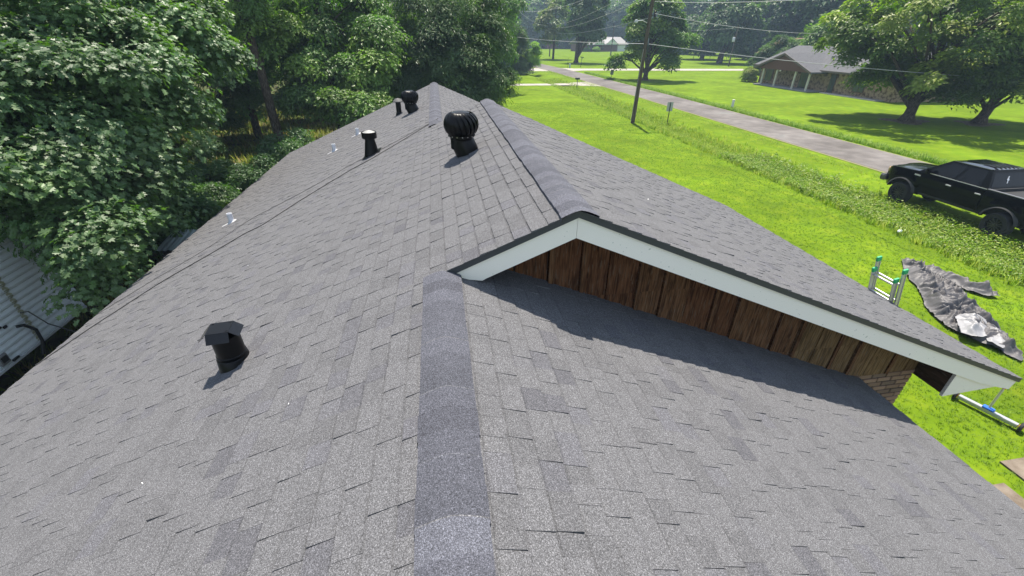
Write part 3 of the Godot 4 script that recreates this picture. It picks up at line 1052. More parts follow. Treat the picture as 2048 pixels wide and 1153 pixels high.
func build_grass() -> void:
	var green := [Color(0.092, 0.178, 0.009), Color(0.118, 0.21, 0.009), Color(0.142, 0.232, 0.013), Color(0.102, 0.188, 0.01)]
	var r := RandomNumberGenerator.new()
	r.seed = 91
	var spots := []
	while spots.size() < 52000:
		var z := -2.0 - 46.0 * pow(r.randf(), 1.9)
		var x := r.randf_range(5.2, 16.8)
		if z > -3.4 and x < 8.7 and r.randf() < 0.9:
			continue
		if x > 8.95 and z > -3.4 :
			continue
		spots.append(Vector3(x, 0, z))
	scatter("lawn_grass", tuft(9, 0.07, 1.2), spots, green, 5, 0.03, 0.06)
	# taller weeds in the ditch
	spots = []
	while spots.size() < 26000:
		var z := 2.0 - 78.0 * pow(r.randf(), 1.4)
		var x := clampf(r.randfn(17.85, 0.75), 16.2, 20.0)
		spots.append(Vector3(x, ground_dip(x), z))
	scatter("ditch_grass", tuft(9, 0.04, 0.5), spots, [Color(0.125, 0.22, 0.012), Color(0.175, 0.28, 0.015), Color(0.22, 0.31, 0.02), Color(0.27, 0.32, 0.03)], 6, 0.13, 0.3, 0.35)
	spots = []
	while spots.size() < 6500:
		var z := r.randf_range(-24.0, 1.0)
		var x := clampf(r.randfn(17.9 if z < -14 else 18.15, 0.7), 16.5, 19.6)
		spots.append(Vector3(x, ground_dip(x) + r.randf_range(0.08, 0.36), z))
	scatter("ditch_weeds", leaf_cluster("oval", 14, 0.1, 0.2), spots, [Color(0.16, 0.27, 0.015), Color(0.21, 0.32, 0.02), Color(0.28, 0.36, 0.03)], 7, 0.7, 1.2, 0.4)
	# rough edge of the lawn across the road
	spots = []
	while spots.size() < 12000:
		var z := 5.0 - 92.0 * pow(r.randf(), 1.2)
		spots.append(Vector3(27.75 + absf(r.randfn(0, 0.55)), 0, z))
	scatter("verge_grass", tuft(7, 0.05, 0.6), spots, [Color(0.1, 0.2, 0.015), Color(0.15, 0.26, 0.02), Color(0.22, 0.3, 0.05)], 8, 0.12, 0.34, 0.3)
	spots = []
	while spots.size() < 5000:
		spots.append(Vector3(22.55 - absf(r.randfn(0, 0.8)), 0, r.randf_range(-92, 0)))
	scatter("verge_grass", tuft(7, 0.05, 0.8), spots, [Color(0.13, 0.22, 0.015), Color(0.18, 0.27, 0.02), Color(0.26, 0.3, 0.06)], 9, 0.05, 0.13, 0.3)
	# weeds on the woodland floor
	spots = []
	while spots.size() < 9000:
		var z := r.randf_range(-46.0, -4.0)
		spots.append(Vector3(r.randf_range(-20.0, -5.6) if z > -19 else r.randf_range(-22.0, -3.0), 0, z))
	scatter("woodland_weeds", tuft(9, 0.04, 0.6), spots, [Color(0.1, 0.16, 0.015), Color(0.17, 0.22, 0.025), Color(0.24, 0.25, 0.04), Color(0.24, 0.18, 0.06)], 10, 0.18, 0.5, 0.5)


func build_yard_things() -> void:
	# extension ladder leaning on the eave
	var alu := flat("aluminium", Color(0.55, 0.55, 0.54), 0.42, 0.7)
	var t := thing("extension_ladder", "aluminium extension ladder with green caps leaning on the right eave", "ladder", Vector3(7.72, 0, -4.97))
	var up := Vector3(-0.26, 0.966, 0).normalized()
	var out := Vector3(up.y, -up.x, 0)
	var green := flat("green_plastic", Color(0.01, 0.32, 0.12), 0.5)
	for s in 2:
		var len: float = [3.22, 3.06][s]
		for zz in [-1.0, 1.0]:
			var z: float = zz * (0.225 - 0.035 * s)
			var b := MB.new()
			var c := up * len / 2 + out * (-0.075 * s) + Vector3(0, 0, z)
			var ax := Basis(out, up, Vector3(0, 0, 1))
			b.box(c, Vector3(0.012, len, 0.022), ax)
			b.box(c + out * 0.03, Vector3(0.05, len - 0.001, 0.006), ax)
			b.box(c + out * 0.06, Vector3(0.012, len, 0.022), ax)
			var rail := obj("rail", b, alu, t)
			b = MB.new()
			b.soft_box(up * (len + 0.0) + out * (0.03 - 0.075 * s) + Vector3(0, 0, z), Vector3(0.085, 0.08, 0.04), 0.01, ax)
			obj("end_cap", b, green, rail)
		for k in 10:
			var b := MB.new()
			var c := up * (0.22 + 0.305 * k) + out * (0.03 - 0.075 * s)
			b.tube([c + Vector3(0, 0, -0.19), c + Vector3(0, 0, 0.19)], [0.018, 0.018], 8)
			obj("rung", b, alu, t)
	# bottle
	t = thing("plastic_bottle", "small white plastic bottle lying on the lawn by the ditch", "bottle", Vector3(16.34, 0.1, -12.12), 0.5)
	var b := MB.new()
	b.lathe([Vector2(0.0, -0.15), Vector2(0.052, -0.15), Vector2(0.06, -0.14), Vector2(0.06, 0.04), Vector2(0.05, 0.08), Vector2(0.022, 0.12)], 14, Transform3D(Basis(Vector3(0, 0, 1), 1.4), Vector3.ZERO))
	obj("body", b, flat("bottle_plastic", Color(0.8, 0.82, 0.84), 0.3), t)
	b = MB.new()
	b.lathe([Vector2(0.024, 0.118), Vector2(0.024, 0.16), Vector2(0.0, 0.161)], 10, Transform3D(Basis(Vector3(0, 0, 1), 1.4), Vector3.ZERO))
	obj("screw_cap", b, flat("bottle_cap", Color(0.75, 0.75, 0.75), 0.4), t)
	# magnetic sweeper
	var a := Vector3(9.79, 0.1, -4.75); var e := Vector3(10.08, 0.1, -3.94)
	var dir := (e - a).normalized()
	t = thing("magnetic_sweeper", "wheeled magnetic sweeper bar with a red gripped handle on the grass", "magnetic sweeper", (a + e) / 2)
	var face := Basis(dir, Vector3.UP, dir.cross(Vector3.UP))
	b = MB.new()
	b.soft_box(Vector3.ZERO, Vector3(0.86, 0.075, 0.085), 0.012, face)
	obj("bar", b, flat("sweeper_steel", Color(0.42, 0.43, 0.44), 0.4, 0.4), t)
	for s in [-1.0, 1.0]:
		b = MB.new()
		b.lathe([Vector2(0.03, -0.025), Vector2(0.085, -0.025), Vector2(0.1, -0.015), Vector2(0.1, 0.015), Vector2(0.085, 0.025), Vector2(0.03, 0.025)], 18, Transform3D(Basis(Vector3.UP.cross(dir), dir, Vector3.UP), dir * s * 0.47))
		var w := obj("wheel", b, flat("rubber", Color(0.015, 0.015, 0.015), 0.8), t)
		b = MB.new()
		b.lathe([Vector2(0.0, -0.03), Vector2(0.05, -0.03), Vector2(0.05, 0.03), Vector2(0.0, 0.03)], 14, Transform3D(Basis(Vector3.UP.cross(dir), dir, Vector3.UP), dir * s * 0.47))
		obj("hub", b, flat("orange_plastic", Color(0.5, 0.13, 0.02), 0.5), w)
	b = MB.new()
	b.soft_box(Vector3(0, 0.055, 0), Vector3(0.17, 0.04, 0.1), 0.012, face)
	obj("bracket", b, flat("blue_paint", Color(0.02, 0.12, 0.5), 0.45), t)
	b = MB.new()
	b.tube([Vector3(0, 0.06, 0), Vector3(0.05, 0.55, -0.03)], [0.02, 0.02], 8)
	var hd := obj("handle", b, alu, t)
	b = MB.new()
	b.tube([Vector3(0.048, 0.53, -0.03), Vector3(0.06, 0.66, -0.036)], [0.03, 0.03], 8)
	obj("grip", b, flat("red_foam", Color(0.5, 0.05, 0.03), 0.7), hd)
	build_tarp()

func fold_mesh(poly: PackedVector2Array, cell: float, base: float, high: float, s: int) -> MB:
	var b := MB.new()
	var k := noise(s, 1.1, 4)
	k.fractal_type = FastNoiseLite.FRACTAL_RIDGED
	k.fractal_gain = 0.48
	var w := noise(s + 3, 0.5, 2)
	var box := Rect2(poly[0], Vector2.ZERO)
	for p in poly:
		box = box.expand(p)
	var at := func(p: Vector2) -> Vector3:
		var d := 9.0
		for i in poly.size():
			d = minf(d, p.distance_to(Geometry2D.get_closest_point_to_segment(p, poly[i], poly[(i + 1) % poly.size()])))
		var q := p + Vector2(w.get_noise_2d(p.x * 1.5, p.y * 1.5), w.get_noise_2d(p.x * 1.5 + 40, p.y * 1.5)) * 0.5
		var f := pow(0.5 + 0.5 * k.get_noise_2d(q.x * 1.7, q.y * 0.75), 2.2) + 0.3 * pow(0.5 + 0.5 * k.get_noise_2d(q.y * 2.4 + 31.0, q.x * 1.9), 2.0)
		return Vector3(p.x, base + (0.25 + 0.75 * minf(d / 0.22, 1.0)) * f * high, p.y)
	var nx := int(box.size.x / cell) + 2
	var nz := int(box.size.y / cell) + 2
	var pt := []
	var inside := []
	for j in nz:
		for i in nx:
			var p := box.position + Vector2(i, j) * cell
			var ok := Geometry2D.is_point_in_polygon(p, poly)
			if not ok:
				# pull points just outside onto the outline
				var best := p; var bd := 99.0
				for q in poly.size():
					var c := Geometry2D.get_closest_point_to_segment(p, poly[q], poly[(q + 1) % poly.size()])
					if c.distance_to(p) < bd:
						bd = c.distance_to(p); best = c
				if bd < cell * 0.75:
					ok = true
					p = best
			inside.append(ok)
			pt.append(at.call(p) if ok else Vector3.ZERO)
	var nm := []
	for j in nz:
		for i in nx:
			var g := Vector3.UP
			if inside[j * nx + i] and i > 0 and j > 0 and i < nx - 1 and j < nz - 1 and inside[j * nx + i - 1] and inside[j * nx + i + 1] and inside[(j - 1) * nx + i] and inside[(j + 1) * nx + i]:
				g = (pt[(j + 1) * nx + i] - pt[(j - 1) * nx + i]).cross(pt[j * nx + i + 1] - pt[j * nx + i - 1]).normalized()
			nm.append(g if g.y > 0 else -g)
	for j in nz - 1:
		for i in nx - 1:
			var q := [j * nx + i, j * nx + i + 1, (j + 1) * nx + i + 1, (j + 1) * nx + i]
			for tr in [[0, 1, 2], [0, 2, 3]]:
				if inside[q[tr[0]]] and inside[q[tr[1]]] and inside[q[tr[2]]]:
					b.tri_n(pt[q[tr[0]]], pt[q[tr[1]]], pt[q[tr[2]]], nm[q[tr[0]]], nm[q[tr[1]]], nm[q[tr[2]]])
	return b

func build_tarp() -> void:
	var dark := flat("tarp_dark", Color(0.085, 0.081, 0.084), 0.55, 0.0, 0.45)
	var light := flat("tarp_light", Color(0.24, 0.24, 0.25), 0.5, 0.0, 0.5)
	var t := thing("crumpled_tarp", "crumpled dark grey tarp spread on the lawn beside the ladder", "tarp")
	var main := PackedVector2Array([Vector2(14.4, -10.25), Vector2(14.5, -9.57), Vector2(14.3, -9.0), Vector2(14.15, -8.4), Vector2(13.95, -7.9), Vector2(13.62, -7.21), Vector2(13.21, -6.5), Vector2(12.53, -5.53), Vector2(12.35, -5.47), Vector2(12.3, -5.86), Vector2(12.18, -6.1), Vector2(12.1, -6.5), Vector2(12.02, -6.8), Vector2(12.25, -7.4), Vector2(12.48, -7.8), Vector2(12.85, -8.19), Vector2(13.23, -8.69), Vector2(13.4, -9.05), Vector2(13.82, -9.6)])
	obj("sheet", fold_mesh(main, 0.028, 0.03, 0.36, 61), dark, t)
	var flap := PackedVector2Array([Vector2(14.5, -10.2), Vector2(14.75, -9.2), Vector2(15.03, -8.2), Vector2(14.93, -7.8), Vector2(14.62, -7.85), Vector2(14.4, -8.25), Vector2(14.42, -8.8), Vector2(14.3, -9.4)])
	obj("turned_flap", fold_mesh(flap, 0.028, 0.05, 0.34, 67), dark, t)
	var pale := PackedVector2Array([Vector2(12.4, -7.0), Vector2(12.86, -7.1), Vector2(13.0, -6.75), Vector2(12.75, -6.55), Vector2(12.3, -6.2), Vector2(12.0, -6.2), Vector2(11.82, -6.4)])
	var p := obj("pale_underside", fold_mesh(pale, 0.03, 0.19, 0.22, 71), light, t)
	p.set_meta("label", "pale underside of the tarp folded over")
	var pale2 := PackedVector2Array([Vector2(12.75, -6.6), Vector2(12.9, -6.3), Vector2(12.5, -5.9), Vector2(12.25, -5.8), Vector2(12.2, -6.1)])
	obj("pale_underside", fold_mesh(pale2, 0.03, 0.15, 0.2, 73), light, t)


# ---------------------------------------------------------------- the truck
func build_truck() -> void:
	var paint := flat("truck_paint", Color(0.0015, 0.0015, 0.0018), 0.12, 0.0, 0.22)
	paint.clearcoat_enabled = true
	paint.clearcoat = 0.12
	paint.clearcoat_roughness = 0.03
	var sky_paint := flat("truck_paint_skylit", Color(0.003, 0.003, 0.004), 0.12, 0.0, 0.5)  # same body paint, gloss raised to strengthen sky reflection on hood and roof
	sky_paint.clearcoat_enabled = true
	sky_paint.clearcoat = 0.7
	sky_paint.clearcoat_roughness = 0.04
	var trim := flat("black_trim", Color(0.012, 0.012, 0.012), 0.6)
	var glass := flat("dark_glass", Color(0.003, 0.004, 0.006), 0.05, 0.0, 0.36)
	var chrome := flat("chrome", Color(0.42, 0.42, 0.43), 0.35, 0.0, 0.7)
	var t := thing("pickup_truck", "lifted black crew cab pickup truck parked between ditch and road", "pickup truck", Vector3(20.32, 0.0, -13.3))
	var wells := [-1.86, 1.86]
	# one side of the body between two cuts: a sheet that bulges outwards, open above the wheels
	var under := func(z: float) -> float:
		var y := 0.6
		for w in wells:
			var d := absf(z - w)
			if d < 0.56:
				y = maxf(y, 0.5 + sqrt(0.56 * 0.56 - d * d))
		if z < -2.72:
			y = 0.66 + (-2.72 - z) * 1.2
		return y
	var girth := func(y: float, z: float) -> float:
		var x := 0.985 - 0.35 * pow(maxf(1.12 - y, 0.0), 2.0) - 0.55 * pow(maxf(y - 1.2, 0.0), 2.0)
		for w in wells:
			x += 0.035 * exp(-pow(Vector2(z - w, y - 0.5).length() - 0.62, 2.0) / 0.02)
		return x - 0.22 * pow(maxf(-2.35 - z, 0.0) / 0.5, 2.0) - 0.06 * pow(maxf(z - 2.8, 0.0) / 0.3, 2.0)
	var top := func(z: float) -> float:
		if z < -2.6:
			return 1.36 - pow((-2.6 - z) / 0.3, 2.0) * 0.14
		return minf(1.4 + (z + 2.6) * 0.07, 1.5)
	for s in [-1.0, 1.0]:
		for e in [["front_fender", -2.85, -1.24, 0.0], ["front_door", -1.23, 0.0, 0.006], ["rear_door", 0.01, 1.05, 0.006], ["bed_side", 1.08, 3.1, 0.0]]:
			var b := MB.new()
			var columns := int((e[2] - e[1]) / 0.05) + 1
			var at := func(i: int, k: int) -> Vector3:
				var z: float = lerpf(e[1], e[2], float(i) / columns)
				var y: float = lerpf(under.call(z), top.call(z), k / 9.0)
				return Vector3(s * (girth.call(y, z) + e[3]), y, z)
			var out := func(q: Vector3) -> Vector3:
				var gy: float = (girth.call(q.y + 0.02, q.z) - girth.call(q.y - 0.02, q.z)) / 0.04
				var gz: float = (girth.call(q.y, q.z + 0.02) - girth.call(q.y, q.z - 0.02)) / 0.04
				return Vector3(s, -gy, -gz).normalized()
			for i in columns:
				for k in 9:
					var p: Vector3 = at.call(i, k); var q: Vector3 = at.call(i + 1, k); var u: Vector3 = at.call(i + 1, k + 1); var w: Vector3 = at.call(i, k + 1)
					b.tri_n(p, q, u, out.call(p), out.call(q), out.call(u))
					b.tri_n(p, u, w, out.call(p), out.call(u), out.call(w))
				for k in [0, 9]:
					var p: Vector3 = at.call(i, k); var q: Vector3 = at.call(i + 1, k)
					b.quad(p, q, q - Vector3(s * 0.08, 0, 0), p - Vector3(s * 0.08, 0, 0), Vector3(0, 1 if k else -1, 0))
			for i in [0, columns]:
				for k in 9:
					var p: Vector3 = at.call(i, k); var q: Vector3 = at.call(i, k + 1)
					b.quad(p, q, q - Vector3(s * 0.06, 0, 0), p - Vector3(s * 0.06, 0, 0), Vector3(0, 0, 1 if i else -1))
			var part := obj(e[0], b, paint, t)
			if e[0].ends_with("door"):
				b = MB.new()
				var z0: float = e[1] + 0.04
				b.soft_box(Vector3(s * 1.0, 1.27, e[2] - 0.15), Vector3(0.03, 0.045, 0.2), 0.012)
				obj("handle", b, chrome, part)
				b = MB.new()
				b.box(Vector3(s * 0.955, 1.495, (z0 + e[2]) / 2), Vector3(0.014, 0.022, e[2] - z0 + 0.03))
				obj("sill_trim", b, chrome, part)
			if e[0] == "front_fender":
				b = MB.new()
				b.box(Vector3(s * 0.98, 1.32, -1.42), Vector3(0.02, 0.05, 0.24))
				obj("badge_trim", b, chrome, part)
				b = MB.new()
				b.soft_box(Vector3(s * 0.765, 1.2, -2.72), Vector3(0.16, 0.22, 0.28), 0.05)
				obj("headlight", b, flat("headlight_lens", Color(0.5, 0.33, 0.2), 0.12), part)
			if e[0] == "bed_side":
				b = MB.new()
				b.box(Vector3(s * 0.93, 1.512, 2.1), Vector3(0.11, 0.022, 2.0))
				obj("bed_rail", b, flat("bed_rail", Color(0.2, 0.2, 0.22), 0.35, 0.4), part)
				b = MB.new()
				b.soft_box(Vector3(s * 0.94, 1.2, 3.06), Vector3(0.1, 0.4, 0.09), 0.02)
				obj("tail_light", b, flat("tail_red", Color(0.35, 0.01, 0.01), 0.2), part)
		for w in wells:
			# flare
			var b := MB.new()
			var n := 18
			for i in n:
				var q := []
				for k in [i, i + 1]:
					var a: float = lerpf(0.2, PI - 0.2, float(k) / n)
					q.append(Vector3(0, sin(a), cos(a)))
				for ring in [[0.55, 1.05, 0.64, 0.985], [0.55, 0.9, 0.55, 1.05]]:
					var h0 := Vector3(s * ring[1], 0.5, w); var h1 := Vector3(s * ring[3], 0.5, w)
					b.quad(h0 + q[0] * ring[0], h0 + q[1] * ring[0], h1 + q[1] * ring[2], h1 + q[0] * ring[2], Vector3(s, q[0].y, q[0].z))
			obj("wheel_flare", b, trim, t)
			b = MB.new()
			var ax := Transform3D(Basis(Vector3(0, 0, 1), -s * PI / 2), Vector3(s * 0.85, 0.44, w))
			b.lathe([Vector2(0.26, -0.15), Vector2(0.4, -0.16), Vector2(0.44, -0.12), Vector2(0.445, 0.0), Vector2(0.44, 0.13), Vector2(0.4, 0.175), Vector2(0.3, 0.18), Vector2(0.27, 0.16), Vector2(0.26, 0.06)], 32, ax)
			var wheel := obj("wheel", b, flat("rubber", Color(0.015, 0.015, 0.015), 0.8), t)
			b = MB.new()
			b.lathe([Vector2(0.27, 0.165), Vector2(0.255, 0.17), Vector2(0.25, 0.08), Vector2(0.0, 0.06)], 28, ax)
			obj("rim", b, flat("rim_black", Color(0.02, 0.02, 0.021), 0.35, 0.3), wheel)
			for k in 12:
				var a := TAU * k / 12
				b = MB.new()
				b.box(ax * Vector3(cos(a) * 0.155, 0.12, sin(a) * 0.155), Vector3(0.2, 0.03, 0.022), ax.basis * Basis(Vector3.UP, -a + 0.12))
				obj("spoke", b, flat("spoke_grey", Color(0.07, 0.07, 0.07), 0.3, 0.5), wheel)
			b = MB.new()
			b.lathe([Vector2(0.055, 0.1), Vector2(0.05, 0.15), Vector2(0.0, 0.155)], 14, ax)
			obj("hub", b, flat("spoke_grey", Color(0.07, 0.07, 0.07), 0.3, 0.5), wheel)
	# inner body between the sides
	var b := MB.new()
	b.box(Vector3(0, 0.98, 0.0), Vector3(1.16, 0.84, 5.4))
	for w in wells:
		b.box(Vector3(0, 0.9, w), Vector3(1.36, 0.8, 1.06))
		b.box(Vector3(0, 1.16, w), Vector3(1.87, 0.18, 1.0))
	b.box(Vector3(0, 0.88, 0.0), Vector3(1.86, 0.5, 2.4))
	b.box(Vector3(0, 1.1, -2.62), Vector3(1.66, 0.3, 0.36))
	obj("chassis", b, trim, t)
	# hood, lofted across
	b = MB.new()
	var rows := []
	for i in 9:
		var f := i / 8.0
		var z := lerpf(-2.86, -1.36, f)
		var row := []
		for k in 9:
			var u := k / 4.0 - 1.0
			var y: float = top.call(z) + 0.1 * (1.0 - pow(absf(u), 2.4)) * minf(f * 3.0 + 0.1, 1.0)
			if absf(u) < 0.3 and f > 0.2:
				y += 0.025
			row.append(Vector3(u * (girth.call(top.call(z), z) + 0.004), y, z))
		rows.append(row)
	for i in 8:
		for k in 8:
			var p: Vector3 = rows[i][k]; var q: Vector3 = rows[i][k + 1]; var u: Vector3 = rows[i + 1][k + 1]; var w: Vector3 = rows[i + 1][k]
			var nr := func(a: int, c: int) -> Vector3:
				var x0: Vector3 = rows[a][maxi(c - 1, 0)]; var x1: Vector3 = rows[a][mini(c + 1, 8)]
				var z0: Vector3 = rows[maxi(a - 1, 0)][c]; var z1: Vector3 = rows[mini(a + 1, 8)][c]
				return (z1 - z0).cross(x1 - x0).normalized()
			b.tri_n(p, q, u, nr.call(i, k), nr.call(i, k + 1), nr.call(i + 1, k + 1))
			b.tri_n(p, u, w, nr.call(i, k), nr.call(i + 1, k + 1), nr.call(i + 1, k))
	obj("hood", b, sky_paint, t)
	b = MB.new()
	b.soft_box(Vector3(0, 0.84, -2.9), Vector3(1.84, 0.26, 0.26), 0.06)
	obj("front_bumper", b, flat("bumper_grey", Color(0.12, 0.12, 0.12), 0.35, 0.5), t)
	b = MB.new()
	b.soft_box(Vector3(0, 1.16, -2.84), Vector3(1.3, 0.34, 0.1), 0.03)
	obj("grille", b, trim, t)
	# cab
	var c0 := [Vector3(0.93, 1.48, -1.46), Vector3(0.73, 2.09, -0.58), Vector3(0.73, 2.11, 0.82), Vector3(0.91, 1.48, 1.08)]
	var mir := func(v: Vector3) -> Vector3: return Vector3(-v.x, v.y, v.z)
	b = MB.new()
	for s in 2:
		var q := []
		for v in c0:
			q.append(v if s == 0 else mir.call(v))
		b.quad(q[0], q[1], q[2], q[3], Vector3(1 if s == 0 else -1, 0.3, 0))
	b.quad(c0[0], c0[1], mir.call(c0[1]), mir.call(c0[0]), Vector3(0, 0.5, -1))
	b.quad(c0[3], c0[2], mir.call(c0[2]), mir.call(c0[3]), Vector3(0, 0.3, 1))
	obj("cab_frame", b, paint, t)
	b = MB.new()
	rows = []
	for i in 9:
		var row := []
		for k in 9:
			var u := k / 4.0 - 1.0
			var f := i / 8.0
			var y := lerpf(2.09, 2.11, f) + 0.06 * (1 - pow(absf(u), 3.0)) * (1 - pow(absf(f * 2 - 1), 4.0))
			row.append(Vector3(u * 0.735, y, lerpf(-0.59, 0.83, f)))
		rows.append(row)
	for i in 8:
		for k in 8:
			var nr := func(a: int, c: int) -> Vector3:
				return ((rows[mini(a + 1, 8)][c] - rows[maxi(a - 1, 0)][c]) as Vector3).cross(rows[a][mini(c + 1, 8)] - rows[a][maxi(c - 1, 0)]).normalized()
			b.tri_n(rows[i][k], rows[i][k + 1], rows[i + 1][k + 1], nr.call(i, k), nr.call(i, k + 1), nr.call(i + 1, k + 1))
			b.tri_n(rows[i][k], rows[i + 1][k + 1], rows[i + 1][k], nr.call(i, k), nr.call(i + 1, k + 1), nr.call(i + 1, k))
	var cab_roof := obj("cab_roof", b, sky_paint, t)
	b = MB.new()
	b.soft_box(Vector3(0, 2.162, -0.15), Vector3(0.84, 0.014, 0.42), 0.006)
	obj("sunroof", b, glass, cab_roof)
	for k in 6:
		b = MB.new()
		b.soft_box(Vector3(-0.45 + k * 0.18, 2.158, 0.5), Vector3(0.07, 0.02, 0.5), 0.008)
		obj("roof_rib", b, flat("rib_gloss", Color(0.01, 0.01, 0.011), 0.22, 0.0, 0.9), cab_roof)
	# panes, proud of the frame
	var pane := func(called: String, p: Array, out: Vector3, m: Material) -> MeshInstance3D:
		var bb := MB.new()
		var o := out.normalized() * 0.008
		bb.hexa([p[0], p[1], p[3], p[2], p[0] + o, p[1] + o, p[3] + o, p[2] + o])
		return obj(called, bb, m, t)
	var on := func(u: float, v: float, s: float) -> Vector3:  # u along z at half height, v up the side of the cab
		var lo: Vector3 = c0[0].lerp(c0[3], u)
		var hi: Vector3 = c0[1].lerp(c0[2], u)
		var q := lo.lerp(hi, v)
		return Vector3(q.x * s, q.y, q.z)
	for s in [-1.0, 1.0]:
		pane.call("door_window", [on.call(0.09, 0.06, s), on.call(0.5, 0.06, s), on.call(0.49, 0.86, s), on.call(0.12, 0.86, s)], Vector3(s, 0.35, 0), glass)
		pane.call("door_window", [on.call(0.545, 0.06, s), on.call(0.9, 0.06, s), on.call(0.9, 0.86, s), on.call(0.54, 0.86, s)], Vector3(s, 0.35, 0), glass)
		b = MB.new()
		b.soft_box(Vector3(s * 1.1, 1.6, -1.0), Vector3(0.2, 0.22, 0.14), 0.04)
		b.box(Vector3(s * 0.98, 1.55, -0.98), Vector3(0.12, 0.05, 0.05))
		obj("mirror", b, paint, t)
		b = MB.new()
		b.box(Vector3(s * 0.74, 2.1, 0.12), Vector3(0.02, 0.02, 1.3))
		obj("roof_trim", b, flat("gutter_grey", Color(0.16, 0.16, 0.17), 0.3, 0.6), t)
	pane.call("windshield", [Vector3(-0.88, 1.53, -1.388), Vector3(0.88, 1.53, -1.388), Vector3(0.68, 2.04, -0.652), Vector3(-0.68, 2.04, -0.652)], Vector3(0, 0.8, -1), glass)
	var rear: MeshInstance3D = pane.call("rear_window", [Vector3(-0.8, 1.56, 1.055), Vector3(0.8, 1.56, 1.055), Vector3(0.66, 2.0, 0.857), Vector3(-0.66, 2.0, 0.857)], Vector3(0, 0.4, 1), glass)
	# white sticker on the rear pane
	b = MB.new()
	var up := Vector3(0, 0.44, -0.198).normalized()
	var sticker := PackedVector2Array([Vector2(-0.06, -0.13), Vector2(-0.02, -0.12), Vector2(0.0, -0.04), Vector2(0.05, -0.01), Vector2(0.03, 0.05), Vector2(0.06, 0.13), Vector2(0.02, 0.12), Vector2(-0.01, 0.05), Vector2(-0.05, 0.02), Vector2(-0.03, -0.04)])
	b.prism(sticker, Vector3(-0.1, 1.78, 0.971), Vector3.RIGHT, up, Vector3(0, 0.002, 0.004))
	obj("sticker", b, flat("sticker_white", Color(0.75, 0.75, 0.75), 0.6), rear)
	# bed
	b = MB.new()
	b.box(Vector3(0, 1.03, 2.09), Vector3(1.84, 0.05, 2.0))
	b.box(Vector3(0, 1.25, 1.13), Vector3(1.84, 0.5, 0.05))
	obj("bed", b, flat("bed_liner", Color(0.02, 0.02, 0.02), 0.8), t)
	b = MB.new()
	b.soft_box(Vector3(0, 1.2, 3.1), Vector3(1.82, 0.6, 0.06), 0.02)
	obj("tailgate", b, paint, t)
	b = MB.new()
	b.soft_box(Vector3(0, 0.82, 3.2), Vector3(1.9, 0.2, 0.2), 0.05)
	obj("rear_bumper", b, flat("bumper_grey", Color(0.12, 0.12, 0.12), 0.35, 0.5), t)
	b = MB.new()
	b.box(Vector3(-0.3, 0, 0), Vector3(0.9, 0.02, 1.3), Basis(Vector3(0, 0, 1), 0.12))
	tag(obj("pink_board", b, flat("pink_foam", Color(0.75, 0.16, 0.42), 0.7), self, Vector3(20.3, 1.34, -10.85)), "bright pink foam board lying in the bed of the black truck", "board")


